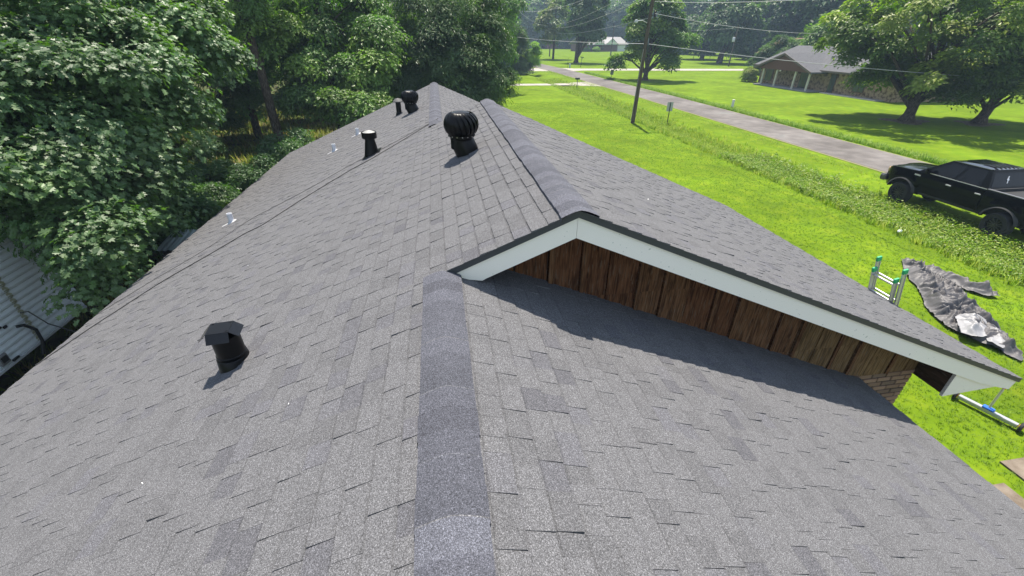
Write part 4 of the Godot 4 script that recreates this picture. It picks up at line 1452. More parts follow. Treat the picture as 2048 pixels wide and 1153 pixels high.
# ---------------------------------------------------------------- left of the house
func build_left() -> void:
	var siding := flat("siding_white", Color(1, 1, 1), 0.45)
	var sn := noise(19, 1.0, 4)
	siding.albedo_texture = tex(256, func(x, y):
		var k := tiling(sn, x, y, 256.0, 5.0)
		var g := 0.95 - 0.1 * maxf(k, 0.0)
		return Color(g * 0.97, g, g) if k < 0.55 else Color(0.62, 0.62, 0.5))
	siding.uv1_scale = Vector3(0.3, 0.35, 1)
	var t := thing("white_trailer", "white ribbed travel trailer under the leafy branches left of the roof", "trailer", Vector3(-8.42, 0, -5.4))
	var dark := flat("chassis_black", Color(0.02, 0.02, 0.022), 0.8)
	var b := MB.new()
	b.box(Vector3(-1.22, 1.78, 0), Vector3(2.36, 2.2, 9.0))
	obj("body", b, siding, t)
	var strip_mesh := MB.new()
	strip_mesh.prism(PackedVector2Array([Vector2(0, 0), Vector2(0.028, 0.02), Vector2(0.03, 0.06), Vector2(0.008, 0.115), Vector2(0.0, 0.13)]), Vector3(0, 0, -4.53), Vector3.RIGHT, Vector3.UP, Vector3(0, 0, 9.06), 1.0)
	var sm := strip_mesh.commit(siding)
	for k in 17:
		var o := MeshInstance3D.new()
		o.mesh = sm
		put(o, "siding_rib", t)
		o.position = Vector3(-0.04, 0.66 + 0.13 * k, 0)
	b = MB.new()
	b.box(Vector3(-1.22, 2.93, 0), Vector3(2.52, 0.1, 9.16))
	obj("roof", b, flat("trailer_roof", Color(0.6, 0.61, 0.6), 0.6), t)
	b = MB.new()
	b.box(Vector3(-0.02, 0.645, 0), Vector3(0.06, 0.05, 9.07))
	obj("skirt_rail", b, flat("rail_white", Color(0.6, 0.62, 0.63), 0.4), t)
	b = MB.new()
	b.box(Vector3(-0.35, 0.52, 0), Vector3(0.1, 0.2, 8.6))
	b.box(Vector3(-1.9, 0.52, 0), Vector3(0.1, 0.2, 8.6))
	obj("chassis", b, dark, t)
	for z in [0.4, 1.4]:
		for x in [-0.25, -2.2]:
			b = MB.new()
			b.lathe([Vector2(0.0, -0.1), Vector2(0.3, -0.1), Vector2(0.34, -0.07), Vector2(0.34, 0.07), Vector2(0.3, 0.1), Vector2(0.0, 0.1)], 20, Transform3D(Basis(Vector3(0, 0, 1), PI / 2), Vector3(x, 0.34, z)))
			obj("wheel", b, flat("rubber", Color(0.015, 0.015, 0.015), 0.8), t)
	b = MB.new()
	b.soft_box(Vector3(0.02, 0.84, -2.35), Vector3(0.05, 0.2, 0.2), 0.015)
	var vent := obj("vent_box", b, flat("vent_grey", Color(0.2, 0.2, 0.2), 0.6), t)
	b = MB.new()
	b.box(Vector3(0.05, 0.85, -2.35), Vector3(0.014, 0.11, 0.12))
	obj("opening", b, dark, vent)
	b = MB.new()
	b.box(Vector3(0.02, 0.71, -2.55), Vector3(0.03, 0.04, 0.14))
	obj("marker_light", b, dark, t)
	for e in [[1.32, -2.75, 0.05], [1.36, -2.66, 0.035]]:
		b = MB.new()
		b.box(Vector3(0.003, e[0], e[1]), Vector3(0.02, e[2], e[2] * 1.4))
		obj("patch", b, dark, t)
	b = MB.new()
	b.tube([Vector3(0.0, 1.2, -2.92), Vector3(0.07, 1.18, -3.0), Vector3(0.1, 0.98, -3.12), Vector3(0.1, 0.72, -3.1), Vector3(0.06, 0.45, -3.0)], [0.03, 0.03, 0.03, 0.03, 0.03], 8)
	obj("sewer_hose", b, flat("hose_black", Color(0.015, 0.015, 0.016), 0.5), t)
	b = MB.new()
	b.tube([Vector3(0.0, 1.38, -3.15), Vector3(0.05, 1.34, -3.25), Vector3(0.06, 0.9, -3.45), Vector3(0.2, 0.5, -3.7), Vector3(0.5, 0.25, -4.0)], [0.012, 0.012, 0.012, 0.012, 0.012], 6)
	obj("power_cord", b, flat("cord_grey", Color(0.12, 0.12, 0.12), 0.6), t)
	# lean-to behind it
	t = thing("low_shed", "low black shed with a corrugated metal roof beyond the trailer", "shed", Vector3(-7.2, 0, -12.9))
	b = MB.new()
	b.box(Vector3(0, 0.42, 0), Vector3(1.5, 0.84, 0.9))
	obj("wall", b, flat("shed_black", Color(0.02, 0.018, 0.017), 0.9), t)
	for k in 3:
		b = MB.new()
		b.box(Vector3(-0.02, 0.2 + 0.24 * k, 0.46), Vector3(1.52, 0.09, 0.03))
		obj("plank", b, flat("shed_plank", Color(0.03, 0.027, 0.025), 0.9), t)
	var metal := flat("corrugated_metal", Color(0.38, 0.44, 0.44), 0.45, 0.2)
	for e in [[Vector3(0.12, 0.99, 0.0), 1.15, 0.02], [Vector3(-0.62, 0.95, -0.12), 0.62, -0.05]]:
		b = MB.new()
		var n := int(e[1] / 0.019)
		for i in n:
			var z0 := -0.58 + 1.16 * 0
			var x0: float = -e[1] / 2 + e[1] * i / n; var x1: float = -e[1] / 2 + e[1] * (i + 1) / n
			var y0 := 0.012 * sin(x0 * TAU / 0.15); var y1 := 0.012 * sin(x1 * TAU / 0.15)
			var nn := Vector3(-cos(x0 * TAU / 0.15) * 0.5, 1, 0)
			b.quad(Vector3(x0, y0 + 0.07, -0.56), Vector3(x1, y1 + 0.07, -0.56), Vector3(x1, y1 - 0.09, 0.58), Vector3(x0, y0 - 0.09, 0.58), nn)
			b.quad(Vector3(x0, y0 + 0.067, -0.56), Vector3(x1, y1 + 0.067, -0.56), Vector3(x1, y1 - 0.093, 0.58), Vector3(x0, y0 - 0.093, 0.58), -nn)
		obj("roof_sheet", b, metal, t, e[0])
	b = MB.new()
	b.box(Vector3(-0.1, 0.08, 0.75), Vector3(1.7, 0.04, 0.09), Basis(Vector3.UP, 0.06))
	tag(obj("loose_board", b, flat("weathered_board", Color(0.2, 0.18, 0.16), 0.9), self, Vector3(-7.4, 0.02, -12.75)), "grey weathered board lying in front of the low black shed", "board")


# ---------------------------------------------------------------- along the road
func sign_board(label: String, at: Vector3, post: float, w: float, h: float, turn: float, c: Color, tilt := 0.0) -> void:
	var t := thing("road_sign", label, "sign", at, turn)
	t.rotation.z = tilt
	var b := MB.new()
	b.box(Vector3(0, post / 2, 0), Vector3(0.06, post, 0.03))
	b.box(Vector3(0, post / 2, 0.022), Vector3(0.02, post, 0.015))
	obj("post", b, flat("post_black", Color(0.02, 0.02, 0.02), 0.7), t)
	b = MB.new()
	b.soft_box(Vector3(0, post - h / 2, -0.022), Vector3(w, 0.006, h), 0.002, Basis(Vector3(1, 0, 0), PI / 2))
	obj("plate", b, flat("sign_back" + str(c.r), c, 0.5, 0.3), t)

func mailbox(label: String, at: Vector3, turn: float, h: float, wide: float) -> void:
	var t := thing("mailbox", label, "mailbox", at, turn)
	var b := MB.new()
	b.box(Vector3(0, h / 2, 0), Vector3(0.07, h, 0.07))
	obj("post", b, flat("post_grey", Color(0.16, 0.14, 0.12), 0.8), t)
	b = MB.new()
	var p := PackedVector2Array()
	for k in 11:
		var a := PI * k / 10
		p.append(Vector2(cos(a) * 0.13, 0.12 + sin(a) * 0.12))
	p.append(Vector2(-0.13, 0))
	p.append(Vector2(0.13, 0))
	b.prism(p, Vector3(-wide / 2, h, 0), Vector3(0, 0, 1), Vector3.UP, Vector3(wide, 0, 0))
	obj("box", b, flat("mailbox_black", Color(0.015, 0.015, 0.015), 0.45), t)

func pole(label: String, at: Vector3, h: float, top: Vector3, r: float, arm: bool) -> Node3D:
	var t := thing("utility_pole", label, "utility pole", at)
	var b := MB.new()
	b.tube([Vector3(0, -0.1, 0), Vector3(0, h * 0.5, 0) + top * 0.5, Vector3(0, h, 0) + top], [r, r * 0.85, r * 0.68], 12)
	var m := flat("pole_wood", Color(1, 1, 1), 0.9)
	if m.albedo_texture == null:
		var a := noise(53, 1.0, 4)
		m.albedo_texture = tex(128, func(x, y): return grade([lin(0.03, 0.022, 0.016), lin(0.085, 0.065, 0.048), lin(0.15, 0.12, 0.09)], 0.5 + 0.8 * tiling(a, x, y * 0.2, 128.0, 9.0)))
		m.uv1_scale = Vector3(3, 0.7, 1)
	obj("shaft", b, m, t)
	if arm:
		b = MB.new()
		b.box(Vector3(0, h - 0.5, 0) + top, Vector3(2.4, 0.11, 0.1))
		var x := obj("crossarm", b, m, t)
		for s in [-1.1, -0.55, 0.55, 1.1]:
			b = MB.new()
			b.lathe([Vector2(0.02, 0), Vector2(0.05, 0.02), Vector2(0.05, 0.1), Vector2(0.02, 0.13), Vector2(0.0, 0.13)], 10, Transform3D(Basis(), Vector3(s, h - 0.44, 0) + top))
			obj("insulator", b, flat("porcelain", Color(0.5, 0.5, 0.52), 0.3), x)
	return t

func wire(label: String, a: Vector3, e: Vector3, sag: float, r := 0.017) -> void:
	var b := MB.new()
	var p := []
	var w := []
	for i in 17:
		var f := i / 16.0
		p.append((e - a) * f - Vector3.UP * sag * 4 * f * (1 - f))
		w.append(r)
	b.tube(p, w, 5)
	tag(obj("overhead_wire", b, flat("wire_grey", Color(0.42, 0.42, 0.41), 0.5), self, a), label, "wire", "overhead wires")

func build_street() -> void:
	var p := pole("tall wooden utility pole with a bracket lamp standing on the near lawn", Vector3(15.73, 0, -35.17), 10.4, Vector3(0.25, 0, 0.1), 0.17, true)
	var b := MB.new()
	b.tube([Vector3(0.1, 6.95, 0), Vector3(-0.35, 7.12, 0.05), Vector3(-0.75, 7.1, 0.1)], [0.03, 0.03, 0.03], 7)
	var lamp := obj("lamp_arm", b, flat("galvanised", Color(0.55, 0.55, 0.54), 0.45, 0.6), p)
	b = MB.new()
	b.lathe([Vector2(0.0, 0.12), Vector2(0.1, 0.1), Vector2(0.14, 0.0), Vector2(0.12, -0.08), Vector2(0.0, -0.12)], 12, Transform3D(Basis(), Vector3(-0.85, 7.06, 0.1)))
	obj("lamp_head", b, flat("lamp_grey", Color(0.5, 0.5, 0.5), 0.5), lamp)
	b = MB.new()
	b.lathe([Vector2(0.0, 0), Vector2(0.05, 0), Vector2(0.05, 0.5), Vector2(0.0, 0.5)], 8, Transform3D(Basis(), Vector3(0.22, 5.3, 0.1)))
	obj("cable_bracket", b, flat("post_black", Color(0.02, 0.02, 0.02), 0.7), p)
	b = MB.new()
	b.tube([Vector3(-0.19, 0, 0.06), Vector3(0.0, 5.3, 0.13)], [0.012, 0.012], 6)
	obj("ground_wire", b, flat("wire_grey", Color(0.42, 0.42, 0.41), 0.5), p)
	p = pole("far utility pole with a grey transformer beyond the side road", Vector3(67.97, 0, -103.58), 8.2, Vector3(0.2, 0, 0), 0.17, true)
	b = MB.new()
	b.lathe([Vector2(0.0, 0), Vector2(0.26, 0.0), Vector2(0.28, 0.05), Vector2(0.28, 0.85), Vector2(0.22, 0.92), Vector2(0.0, 0.95)], 16, Transform3D(Basis(), Vector3(-0.35, 5.0, 0.2)))
	obj("transformer", b, flat("transformer_grey", Color(0.5, 0.52, 0.53), 0.4), p)
	pole("dark utility pole on the far lawn in front of the green gabled house", Vector3(57.54, 0, -153.54), 9.0, Vector3(0.2, 0, 0), 0.2, true)
	pole("farthest utility pole, close to the thin yellowish pine", Vector3(37.42, 0, -155.47), 9.5, Vector3(0.1, 0, 0), 0.2, true)
	pole("utility pole half hidden by the hedge left of the road", Vector3(13.6, 0, -84.5), 10.0, Vector3(0.1, 0, 0), 0.16, true)
	var top := Vector3(15.95, 9.9, -35.1)
	wire("overhead wire running from the near pole straight past the viewer's right", top + Vector3(0.1, -1.6, 0), Vector3(15.9, 8.4, 12), 0.9)
	wire("sagging overhead wire from the near pole towards the two shade trees, upper one", Vector3(16.2, 7.55, -35.0), Vector3(58, 8.4, -41), 1.6)
	wire("low overhead cable from the near pole across the lawn and the porch house", Vector3(16.1, 5.62, -35.05), Vector3(44.5, 3.45, -29.0), 0.25, 0.02)
	wire("low overhead cable from the near pole to the hedge left of the road", Vector3(15.8, 5.63, -35.13), Vector3(13.7, 5.85, -84.4), 0.2, 0.02)
	wire("topmost overhead wire going away from the near pole along the road", top + Vector3(-1.0, 0.0, 0), Vector3(14.6, 9.6, -84.4), 0.9)
	wire("overhead wire going away from the near pole to the far lawn pole, upper one", top + Vector3(0.55, 0.0, 0), Vector3(36.6, 9.1, -155.3), 1.2)
	wire("overhead wire going away from the near pole to the far lawn pole, middle one", top + Vector3(0.0, -1.2, 0), Vector3(37.4, 8.3, -155.3), 1.0)
	wire("overhead wire going away from the near pole to the far lawn pole, lowest one", top + Vector3(0.0, -2.6, 0), Vector3(37.4, 7.0, -155.3), 0.8)
	wire("overhead wire between the hedge pole and the farthest pole", Vector3(14.6, 9.6, -84.4), Vector3(38.4, 9.1, -155.3), 1.2)
	wire("overhead wire from the transformer pole back to the far lawn pole", Vector3(67.9, 7.7, -103.6), Vector3(57.6, 8.5, -153.5), 0.9)
	sign_board("blank grey back of a road sign on a black post by the ditch", Vector3(18.83, -0.2, -35.26), 1.72, 0.55, 0.7, 0.1, Color(0.36, 0.38, 0.36))
	sign_board("tilted small road sign on the lawn across the road", Vector3(28.7, 0, -75.18), 1.3, 0.62, 0.75, 0.2, Color(0.34, 0.37, 0.38), -0.12)
	mailbox("black mailbox on a thin post where the driveway meets the road", Vector3(19.22, 0, -62.79), 0.25, 0.92, 0.6)
	# street name sign, rods, pedestals
	var t := thing("street_name_sign", "thin street name sign on a leaning post at the road corner", "sign", Vector3(31.68, 0, -102.14))
	t.rotation.z = -0.1
	b = MB.new()
	b.tube([Vector3(0, 0, 0), Vector3(0, 2.0, 0)], [0.05, 0.05], 8)
	obj("post", b, flat("post_black", Color(0.02, 0.02, 0.02), 0.7), t)
	b = MB.new()
	b.box(Vector3(0, 1.98, 0), Vector3(0.8, 0.16, 0.03))
	obj("blade", b, flat("sign_green", Color(0.03, 0.1, 0.05), 0.5), t)
	b = MB.new()
	b.box(Vector3(0, 1.8, 0), Vector3(0.03, 0.16, 0.6))
	obj("blade", b, flat("sign_green", Color(0.03, 0.1, 0.05), 0.5), t)
	t = thing("marker_rod", "thin dark marker rod beside the pale utility pedestal", "rod", Vector3(28.35, 0, -100.72))
	b = MB.new()
	b.tube([Vector3(0, 0, 0), Vector3(0.02, 2.0, 0)], [0.03, 0.025], 6)
	obj("rod", b, flat("post_black", Color(0.02, 0.02, 0.02), 0.7), t)
	b = MB.new()
	b.lathe([Vector2(0.034, 1.9), Vector2(0.034, 2.02), Vector2(0.0, 2.03)], 8)
	obj("tip", b, flat("rod_grey", Color(0.3, 0.3, 0.3), 0.6), t)
	for e in [[Vector3(28.9, 0, -100.9), 0.85, 0.3, Color(0.4, 0.5, 0.4), "pale green utility pedestal at the far road corner"], [Vector3(28.83, 0, -41.69), 0.8, 0.2, Color(0.62, 0.62, 0.58), "white utility pedestal on the lawn edge across the road"]]:
		t = thing("utility_pedestal", e[4], "utility pedestal", e[0], 0.2)
		var m := flat("pedestal" + str(e[1]), e[3], 0.55)
		b = MB.new()
		b.soft_box(Vector3(0, e[1] * 0.44, 0), Vector3(e[2], e[1] * 0.88, e[2]), 0.03)
		obj("body", b, m, t)
		b = MB.new()
		b.soft_box(Vector3(0, e[1] * 0.94, 0), Vector3(e[2] * 1.12, e[1] * 0.12, e[2] * 1.12), 0.03)
		obj("lid", b, m, t)
	# fence posts far off
	var made: Node3D = null
	for k in 6:
		var label := "one of the thin fence posts on the far lawn behind the oaks"
		var at := Vector3(80 + k * 4.0, 0, -141 + k * 2.5)
		if made == null:
			made = thing("fence_post", label, "fence post", at, 0.0, "fence posts behind the oaks")
			b = MB.new()
			b.tube([Vector3(0, 0, 0), Vector3(0, 1.9, 0)], [0.07, 0.06], 6)
			obj("post", b, flat("pole_wood", Color(1, 1, 1), 0.9), made)
		else:
			copy(made, "", at)


# ---------------------------------------------------------------- neighbours' houses
func gable_roof(b: MB, x0: float, x1: float, z0: float, z1: float, eave: float, high: float, along_z: bool, thick := 0.18) -> void:
	var mid := (x0 + x1) / 2 if along_z else (z0 + z1) / 2
	if along_z:
		b.prism(PackedVector2Array([Vector2(x0, eave), Vector2(mid, high), Vector2(x1, eave), Vector2(x1, eave - thick), Vector2(mid, high - thick), Vector2(x0, eave - thick)]), Vector3(0, 0, z0), Vector3.RIGHT, Vector3.UP, Vector3(0, 0, z1 - z0))
	else:
		b.prism(PackedVector2Array([Vector2(z0, eave), Vector2(mid, high), Vector2(z1, eave), Vector2(z1, eave - thick), Vector2(mid, high - thick), Vector2(z0, eave - thick)]), Vector3(x0, 0, 0), Vector3(0, 0, 1), Vector3.UP, Vector3(x1 - x0, 0, 0))

func window(parent: Node, x: float, y: float, z: float, w: float, h: float) -> void:
	var b := MB.new()
	b.box(Vector3(-0.03, 0, 0), Vector3(0.08, h, w))
	var o := obj("window", b, flat("window_frame", Color(0.1, 0.05, 0.035), 0.6), parent, Vector3(x, y, z))
	for s in [-1.0, 1.0]:
		b = MB.new()
		b.box(Vector3(-0.06, 0, s * w * 0.235), Vector3(0.06, h - 0.14, w * 0.42))
		obj("pane", b, flat("far_glass", Color(0.05, 0.065, 0.065), 0.1), o)

func build_neighbours() -> void:
	var shingle_far := cover("far_shingles", 21, [Color(0.08, 0.08, 0.085), Color(0.105, 0.105, 0.11), Color(0.13, 0.13, 0.135)], 3.0, 8.0, 0.3)
	var stone := cover("field_stone", 22, [Color(0.07, 0.045, 0.03), Color(0.2, 0.14, 0.09), Color(0.36, 0.27, 0.17), Color(0.3, 0.22, 0.15)], 4.5, 9.0, 0.1)
	var brown := flat("brown_gable", Color(0.12, 0.05, 0.035), 0.8)
	var trim := flat("brown_trim", Color(0.13, 0.1, 0.085), 0.7)
	var t := thing("ranch_house", "low stone ranch house with a brown gabled porch and four pale posts", "house")
	var b := MB.new()
	b.box(Vector3(54.8, 1.2, -55.0), Vector3(11.4, 2.4, 22.6))
	obj("wall", b, stone, t)
	b = MB.new()
	gable_roof(b, 48.2, 61.4, -67.0, -43.0, 2.5, 5.0, true)
	var roof := obj("roof", b, shingle_far, t)
	b = MB.new()
	b.box(Vector3(48.19, 2.42, -55), Vector3(0.05, 0.2, 24.0))
	obj("fascia", b, trim, roof)
	b = MB.new()
	gable_roof(b, 46.6, 54.8, -64.6, -53.4, 2.3, 4.25, false)
	var porch := obj("porch_roof", b, shingle_far, t)
	b = MB.new()
	b.prism(PackedVector2Array([Vector2(-64.2, 2.2), Vector2(-59, 4.02), Vector2(-53.8, 2.2)]), Vector3(46.9, 0, 0), Vector3(0, 0, 1), Vector3.UP, Vector3(0.12, 0, 0))
	obj("gable", b, brown, porch)
	for s in [[-64.6, -59.0], [-59.0, -53.4]]:
		b = MB.new()
		var y0 := 2.3 if s[0] < -64 else 4.25
		var y1 := 4.25 if s[0] < -64 else 2.3
		b.prism(PackedVector2Array([Vector2(s[0], y0 + 0.01), Vector2(s[1], y1 + 0.01), Vector2(s[1], y1 - 0.24), Vector2(s[0], y0 - 0.24)]), Vector3(46.54, 0, 0), Vector3(0, 0, 1), Vector3.UP, Vector3(0.055, 0, 0))
		obj("barge_board", b, trim, porch)
	b = MB.new()
	b.box(Vector3(48.1, 0.06, -58.8), Vector3(2.6, 0.12, 10.8))
	b.box(Vector3(48.5, 0.05, -48.5), Vector3(1.2, 0.1, 8.0))
	obj("porch_floor", b, flat("porch_concrete", Color(0.3, 0.29, 0.28), 0.9), t)
	for z in [-63.0, -60.2, -56.6, -54.1]:
		b = MB.new()
		b.soft_box(Vector3(47.15, 1.16, z), Vector3(0.2, 2.1, 0.2), 0.02)
		obj("post", b, flat("post_cream", Color(0.6, 0.56, 0.5), 0.7), t)
	for e in [[-64.2, 1.25, 1.6, 1.6], [-57.2, 1.1, 1.4, 2.1], [-52.3, 1.15, 0.9, 2.1], [-48.3, 1.25, 1.6, 1.5]]:
		window(t, 49.1, e[1], e[0], e[2], e[3])
	b = MB.new()
	b.lathe([Vector2(0.0, -0.12), Vector2(0.1, -0.08), Vector2(0.12, 0.0), Vector2(0.06, 0.08), Vector2(0.0, 0.08)], 10, Transform3D(Basis(), Vector3(46.8, 2.12, -59.2)))
	obj("porch_lamp", b, flat("lamp_glass", Color(0.8, 0.72, 0.6), 0.4), t)
	# a brown roof behind it
	t = thing("brown_house", "house with a brown roof peeking over the ranch house and trees", "house", Vector3(72, 0, -88.5))
	b = MB.new()
	b.box(Vector3(0, 1.5, 0), Vector3(9, 3.0, 8))
	obj("wall", b, flat("tan_wall", Color(0.2, 0.12, 0.08), 0.9), t)
	b = MB.new()
	gable_roof(b, -5.2, 5.2, -4.6, 4.6, 3.2, 5.9, true)
	obj("roof", b, cover("brown_shingles", 24, [Color(0.17, 0.1, 0.075), Color(0.22, 0.14, 0.11)], 3.0, 7.0, 0.3), t)
	# the green gabled house, far away across the lawn
	t = thing("far_house", "distant low brick house with pale green gables across the far lawn", "house", Vector3(71.5, 0, -207), 0.33)
	b = MB.new()
	b.box(Vector3(0, 1.3, 0), Vector3(22, 2.6, 10))
	obj("wall", b, cover("far_brick", 26, [Color(0.14, 0.085, 0.065), Color(0.2, 0.125, 0.095)], 3.0, 8.0, 0.3), t)
	b = MB.new()
	gable_roof(b, -11.8, 11.8, -6, 6, 2.7, 5.4, false)
	obj("roof", b, cover("far_roof_grey", 27, [Color(0.26, 0.25, 0.24), Color(0.32, 0.31, 0.3)], 3.0, 7.0, 0.2), t)
	var pale := flat("pale_green", Color(0.5, 0.6, 0.48), 0.8)
	for e in [[-4.5, 5.0, 4.6], [2.2, 6.2, 5.0]]:
		b = MB.new()
		gable_roof(b, e[0] - e[1] / 2 - 0.3, e[0] + e[1] / 2 + 0.3, 1.0, 6.6, 2.75, e[2], true)
		var g := obj("cross_gable", b, flat("far_roof_light", Color(0.34, 0.33, 0.32), 0.9), t)
		b = MB.new()
		b.prism(PackedVector2Array([Vector2(e[0] - e[1] / 2, 2.62), Vector2(e[0], e[2] - 0.25), Vector2(e[0] + e[1] / 2, 2.62)]), Vector3(0, 0, 6.4), Vector3.RIGHT, Vector3.UP, Vector3(0, 0, 0.1))
		obj("gable", b, pale, g)
	b = MB.new()
	b.box(Vector3(8.6, 1.2, 5.1), Vector3(4.2, 2.3, 0.2))
	obj("garage_door", b, flat("garage_white", Color(0.65, 0.68, 0.68), 0.6), t)
	for x in [-8.5, -6.8, -5.0, -3.4, -1.6]:
		b = MB.new()
		b.box(Vector3(x, 1.4, 5.08), Vector3(0.9, 1.4, 0.2))
		obj("window", b, flat("far_glass", Color(0.05, 0.065, 0.065), 0.1), t)
	b = MB.new()
	for e in [[-6.5, 0.9], [0.5, 0.7]]:
		b.lathe([Vector2(0.15, 4.6), Vector2(0.15, 5.9), Vector2(0.3, 5.95), Vector2(0.3, 6.1), Vector2(0.0, 6.2)], 10, Transform3D(Basis(), Vector3(e[0], 0, e[1])))
	obj("roof_vent", b, flat("galvanised", Color(0.55, 0.55, 0.54), 0.45, 0.6), t)
	t = thing("far_house", "distant red brick house half hidden behind the thin yellowish pine", "house", Vector3(66, 0, -247), 0.2)
	b = MB.new()
	b.box(Vector3(0, 1.4, 0), Vector3(22, 2.8, 10))
	obj("wall", b, flat("red_brick_far", Color(0.16, 0.06, 0.045), 0.9), t)
	b = MB.new()
	gable_roof(b, -11.5, 11.5, -5.8, 5.8, 2.9, 5.7, false)
	obj("roof", b, flat("far_roof_light", Color(0.34, 0.33, 0.32), 0.9), t)
	t = thing("far_house", "small grey roofed house at the right edge behind the shade trees", "house", Vector3(92, 0, -42))
	b = MB.new()
	b.box(Vector3(0, 1.3, 0), Vector3(9, 2.6, 12))
	obj("wall", b, flat("tan_wall", Color(0.2, 0.12, 0.08), 0.9), t)
	b = MB.new()
	gable_roof(b, -5.2, 5.2, -6.8, 6.8, 2.8, 5.2, true)
	obj("roof", b, flat("far_roof_light", Color(0.34, 0.33, 0.32), 0.9), t)


# ---------------------------------------------------------------- trees
func build_trees() -> void:
	var lobed := leaf_cluster("lobed", 19, 0.128, 0.3)
	var blue_green := [Color(0.11, 0.2, 0.075), Color(0.14, 0.24, 0.09), Color(0.18, 0.29, 0.11), Color(0.115, 0.205, 0.08)]
	tree("broadleaf_tree", "big broadleaf tree with lobed leaves hanging over the white trailer", Vector3(-11.2, 0, -13.2),
		[Vector3(0, 0, 0), Vector3(0.2, 2.5, 0.1), Vector3(0.3, 5.5, 0.6), Vector3(0.1, 10, 0.5)], [0.3, 0.24, 0.18, 0.06],
		[[Vector3(0, 6.7, -0.4), Vector3(4.6, 1.8, 5.0)], [Vector3(3.3, 5.3, 0.8), Vector3(2.1, 1.6, 3.4)], [Vector3(4.3, 6.3, -2.3), Vector3(1.4, 1.2, 2.0)], [Vector3(2.2, 4.9, 4.0), Vector3(2.2, 1.3, 2.0)], [Vector3(3.6, 4.0, 2.6), Vector3(1.6, 1.0, 2.2)], [Vector3(3.4, 4.1, 4.0), Vector3(1.3, 0.6, 1.0)], [Vector3(4.6, 2.8, 4.75), Vector3(0.65, 0.7, 0.75)], [Vector3(4.2, 3.3, 3.6), Vector3(0.8, 0.7, 1.0)], [Vector3(4.75, 2.6, 4.0), Vector3(0.5, 0.45, 0.5)], [Vector3(0.8, 4.4, 0.6), Vector3(3.0, 1.6, 3.0)], [Vector3(2.4, 2.6, 0.4), Vector3(1.8, 1.2, 2.2)]],
		9800, lobed, blue_green, 101, "", 1.0, 0.75, 40, 22)
	var narrow := leaf_cluster("narrow", 26, 0.17, 0.42)
	var oval := leaf_cluster("oval", 22, 0.17, 0.42)
	var bright := [Color(0.15, 0.255, 0.05), Color(0.2, 0.31, 0.06), Color(0.12, 0.22, 0.05)]
	var deep := [Color(0.07, 0.125, 0.045), Color(0.1, 0.165, 0.055), Color(0.125, 0.2, 0.065)]
	tree("slim_tree", "slim dark trunked tree rising just beyond the left eave", Vector3(-8.68, 0, -26.57),
		[Vector3(0, 0, 0), Vector3(-0.12, 2.5, 0), Vector3(-0.1, 5.0, 0.1), Vector3(-0.35, 8.0, 0.1), Vector3(-0.2, 13, 0)], [0.27, 0.23, 0.2, 0.17, 0.06],
		[[Vector3(0.0, 11.5, 0), Vector3(2.6, 3.0, 2.6)], [Vector3(0.6, 7.2, -0.6), Vector3(1.4, 0.8, 1.4)]], 1800, oval, bright, 103, "", 1.0, 0.7, 10)
	tree("feathery_tree", "bright feathery tree whose light green boughs reach over the far left eave", Vector3(-6.2, 0, -30.5),
		[Vector3(0, 0, 0), Vector3(0.1, 3, 0), Vector3(0, 7, 0.2), Vector3(0.1, 11, 0)], [0.24, 0.2, 0.14, 0.05],
		[[Vector3(0, 7.2, -0.5), Vector3(3.4, 2.4, 3.0)], [Vector3(2.2, 4.6, 2.0), Vector3(2.4, 1.1, 2.2)], [Vector3(-1.0, 5.6, 2.0), Vector3(2.2, 1.2, 2.0)], [Vector3(1.8, 3.0, 3.6), Vector3(2.0, 0.9, 1.8)], [Vector3(-0.6, 3.2, 3.0), Vector3(1.6, 0.9, 1.6)], [Vector3(3.4, 6.2, 1.2), Vector3(1.4, 1.2, 1.6)]], 3600, oval, bright, 105, "", 1.2, 0.8, 30, 26)
	tree("dense_dark_tree", "dense dark green tree rising right behind the far roof peak", Vector3(0.7, 0, -34.0),
		[Vector3(0, 0, 0), Vector3(0, 3, 0), Vector3(0, 7, 0), Vector3(0, 12, 0)], [0.4, 0.34, 0.24, 0.08],
		[[Vector3(0, 6.6, -0.4), Vector3(4.2, 3.8, 3.6)], [Vector3(1.8, 3.4, 1.6), Vector3(3.0, 2.0, 2.6)], [Vector3(-2.2, 4.8, 1.6), Vector3(2.4, 2.2, 2.2)], [Vector3(2.9, 5.4, 0.8), Vector3(1.4, 3.2, 2.0)], [Vector3(0.4, 5.2, 2.8), Vector3(2.4, 1.8, 1.6)]], 4600, narrow, deep, 107, "", 1.35, 0.8, 30, 20)
	# the woods on the left: three kinds, then copies
	var kinds := []
	for k in 3:
		var label: String = ["dark woodland tree in the shade left of the house", "mid green woodland tree in the shade left of the house", "lighter woodland tree in the shade left of the house"][k]
		var pal: Array = [deep, [Color(0.070, 0.139, 0.039), Color(0.093, 0.171, 0.046)], bright][k]
		kinds.append(tree("woodland_tree", label, [Vector3(-14.5, 0, -24), Vector3(-12.2, 0, -33), Vector3(-2.5, 0, -42)][k],
			[Vector3(0, 0, 0), Vector3(0.1, 4, 0.1), Vector3(-0.1, 8, 0), Vector3(0, 13, 0)], [0.26, 0.2, 0.15, 0.05],
			[[Vector3(0, 7.0, 0), Vector3(3.5, 2.8, 3.5)], [Vector3(0.8, 3.9, 0.8), Vector3(2.8, 1.5, 2.8)], [Vector3(-1.5, 2.0, 0.4), Vector3(1.8, 1.1, 1.8)]], 1900, oval if k != 1 else narrow, pal, 111 + k, ["dark", "mid green", "lighter"][k] + " trees of the woods on the left", 1.35, 0.95, 18))
	var r := RandomNumberGenerator.new()
	r.seed = 17
